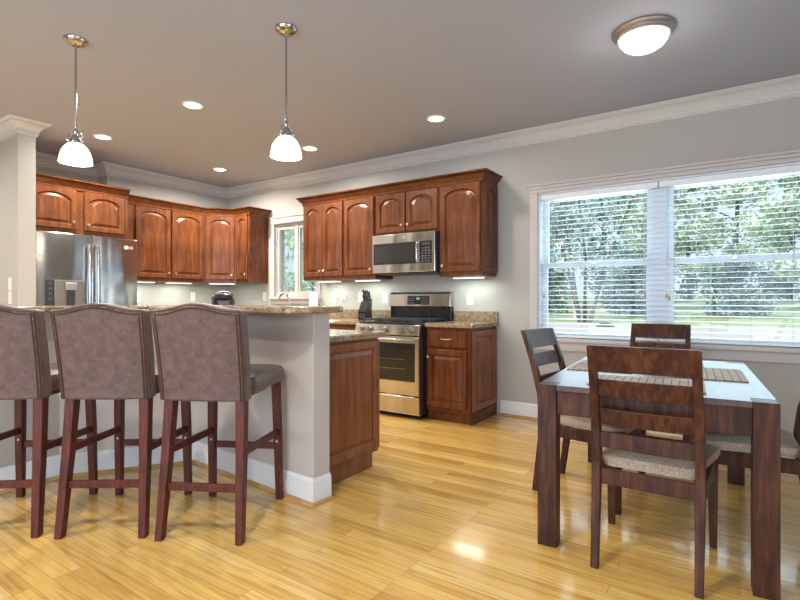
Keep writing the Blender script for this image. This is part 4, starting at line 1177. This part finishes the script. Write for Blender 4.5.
def tree(x, y, h, r, low, mat, n, label, trunks=1, leaf=0.55, trunk_r=0.28, kind='tree', spread=0.5):
    z = gz(y)
    t = thing(kind, label, 'tree' if kind == 'tree' else 'bush', (x, y, z))
    n = int(n * 1.5)
    rnd = random.Random(int(x * 13 + y * 7))
    b = MB()
    tips = []
    for k in range(trunks):
        a = rnd.uniform(0, 6.28); lean = rnd.uniform(0.3, 0.8) * spread
        p0 = Vector((0.25 * math.cos(a) * (trunks > 1), 0.25 * math.sin(a) * (trunks > 1), -0.1))
        p1 = p0 + Vector((lean * math.cos(a), lean * math.sin(a), h * 0.3))
        p2 = p1 + Vector((lean * 1.6 * math.cos(a + 0.4), lean * 1.6 * math.sin(a + 0.4), h * 0.3))
        p3 = p2 + Vector((lean * math.cos(a + 1), lean * math.sin(a + 1), h * 0.28))
        b.tube([p0, p1, p2, p3], [trunk_r, trunk_r * 0.75, trunk_r * 0.5, trunk_r * 0.15], 8)
        for q in range(7):
            s0 = p1.lerp(p3, rnd.uniform(0, 0.85)); aa = rnd.uniform(0, 6.28); L_ = r * rnd.uniform(0.5, 0.9)
            e1 = s0 + Vector((math.cos(aa) * L_ * 0.5, math.sin(aa) * L_ * 0.5, L_ * 0.3)); e2 = s0 + Vector((math.cos(aa) * L_, math.sin(aa) * L_, L_ * rnd.uniform(0.2, 0.7)))
            b.tube([s0, e1, e2], [trunk_r * 0.35, trunk_r * 0.22, trunk_r * 0.06], 6)
    b.obj('trunk', 'bark', t, smooth=True)
    # crown of leaf sprays gathered in clumps
    verts, faces = [], []
    clumps = []
    for k in range(70):
        zz = low + (h - low) * rnd.random()
        f_ = (zz - low) / (h - low)
        rad = r * (math.sin(math.pi * (0.15 + 0.8 * f_)) ** 0.7)
        a = rnd.uniform(0, 6.28); q = rad * math.sqrt(rnd.random())
        clumps.append((q * math.cos(a), q * math.sin(a), zz, r * rnd.uniform(0.2, 0.42)))
    for k in range(n):
        cx, cy, cz_, cr_ = rnd.choice(clumps)
        d = Vector((rnd.gauss(0, 1), rnd.gauss(0, 1), rnd.gauss(0, 0.7)))
        d = d.normalized() * cr_ * rnd.random() ** 0.4
        c0 = Vector((cx, cy, cz_)) + d
        if c0.z < 0.1: c0.z = 0.1 + rnd.random()
        s_ = leaf * rnd.uniform(0.5, 1.1)
        u = Vector((rnd.gauss(0, 1), rnd.gauss(0, 1), rnd.gauss(0, 1))).normalized()
        v = u.orthogonal().normalized(); v = Matrix.Rotation(rnd.uniform(0, 6.28), 3, u) @ v
        w = u.cross(v)
        i0 = len(verts)
        verts += [c0 - v * s_ * 0.5, c0 + w * s_ * 0.28, c0 + v * s_ * 0.5, c0 - w * s_ * 0.28]
        faces.append((i0, i0 + 1, i0 + 2, i0 + 3))
    me = bpy.data.meshes.new('crown'); me.from_pydata(verts, [], faces)
    o_ = bpy.data.objects.new('crown', me); COL.objects.link(o_); o_.parent = t
    me.materials.append(M[mat])
    return t
TR = [
    (-7.2, 29, 12, 3.2, 3.0, 'leaf_blue', 1700, 'open blue-green tree with thin forked trunks on the lawn behind the left blind', 4, 0.34, 0.11, 'tree', 1.2),
    (-14, 44, 15, 3.3, 2.6, 'leaf_blue', 3600, 'blue-green tree at the lawn edge, seen at the left edge of the left blind', 1),
    (-5, 44, 15, 3.3, 2.6, 'leaf_yellow', 3600, 'pale tree at the lawn edge behind the window mullion', 1),
    (4, 44, 15, 3.3, 2.6, 'leaf_yellow', 3600, 'pale yellow-green tree at the lawn edge, at the right end of the right blind', 1),
    (-18.5, 55.5, 18, 3.4, 1.0, 'leaf_blue', 3600, 'taller blue-green tree of the second row past the left window edge', 1),
    (-9.5, 55.5, 18, 3.4, 1.0, 'leaf_blue', 3600, 'taller blue-green tree of the second row in the middle of the left blind', 1),
    (-0.5, 55.5, 18, 3.4, 1.0, 'leaf_yellow', 3800, 'taller pale tree of the second row in the middle of the right blind', 1),
    (8.5, 55.5, 18, 3.4, 1.0, 'leaf_yellow', 3600, 'taller pale tree of the second row past the right picture edge', 1),
    (-23.5, 67, 23, 3.4, 0.5, 'leaf_dark', 3400, 'dark tree of the back row farthest left', 1),
    (-14, 67, 23, 3.4, 0.5, 'leaf_dark', 3400, 'dark tree of the back row in the left half of the left blind', 1),
    (-4.8, 67, 23, 3.4, 0.5, 'leaf_dark', 3400, 'dark tree of the back row in the left half of the right blind', 1),
    (4.4, 67, 23, 3.4, 0.5, 'leaf_dark', 3400, 'dark tree of the back row in the right half of the right blind', 1),
    (-68, 70, 20, 4.5, 0.5, 'leaf_blue', 3600, 'leafy blue-green tree seen in the left casement of the kitchen window', 1),
    (-57, 56, 18, 4.5, 0.5, 'leaf_yellow', 3600, 'pale leafy tree seen in the kitchen window casements', 1),
]
for a in TR: tree(*a)
for x, hh, lb in ((-17.2, 3.6, 'at the left edge of the left blind'), (-11.5, 3.3, 'in the middle of the left blind'), (-5.8, 3.6, 'beside the window mullion'), (-0.1, 3.3, 'in the middle of the right blind'), (5.6, 3.6, 'at the right edge of the right blind')):
    tree(x, 36, hh, 1.95, 0.1, 'leaf_dark', 2200, 'low dark thicket on the back lawn ' + lb, 1, 0.30, 0.05, 'bush', 0.3)
pt = MB().box(-0.07, 0.07, -0.07, 0.07, -0.1, 0.95).obj('lawn_post', 'plate', bevel=0.02)
tag(pt, 'white post standing at the back of the lawn', 'post'); pt.location = (-8.9, 33.4, gz(33.4))
rk = MB().sphere((0, 0, 0.1), 0.3, 8, (1.4, 0.7, 0.6)).obj('rock', 'charcoal', smooth=True)
tag(rk, 'small dark rock lying on the lawn', 'rock'); rk.location = (-5.4, 25.6, gz(25.6))
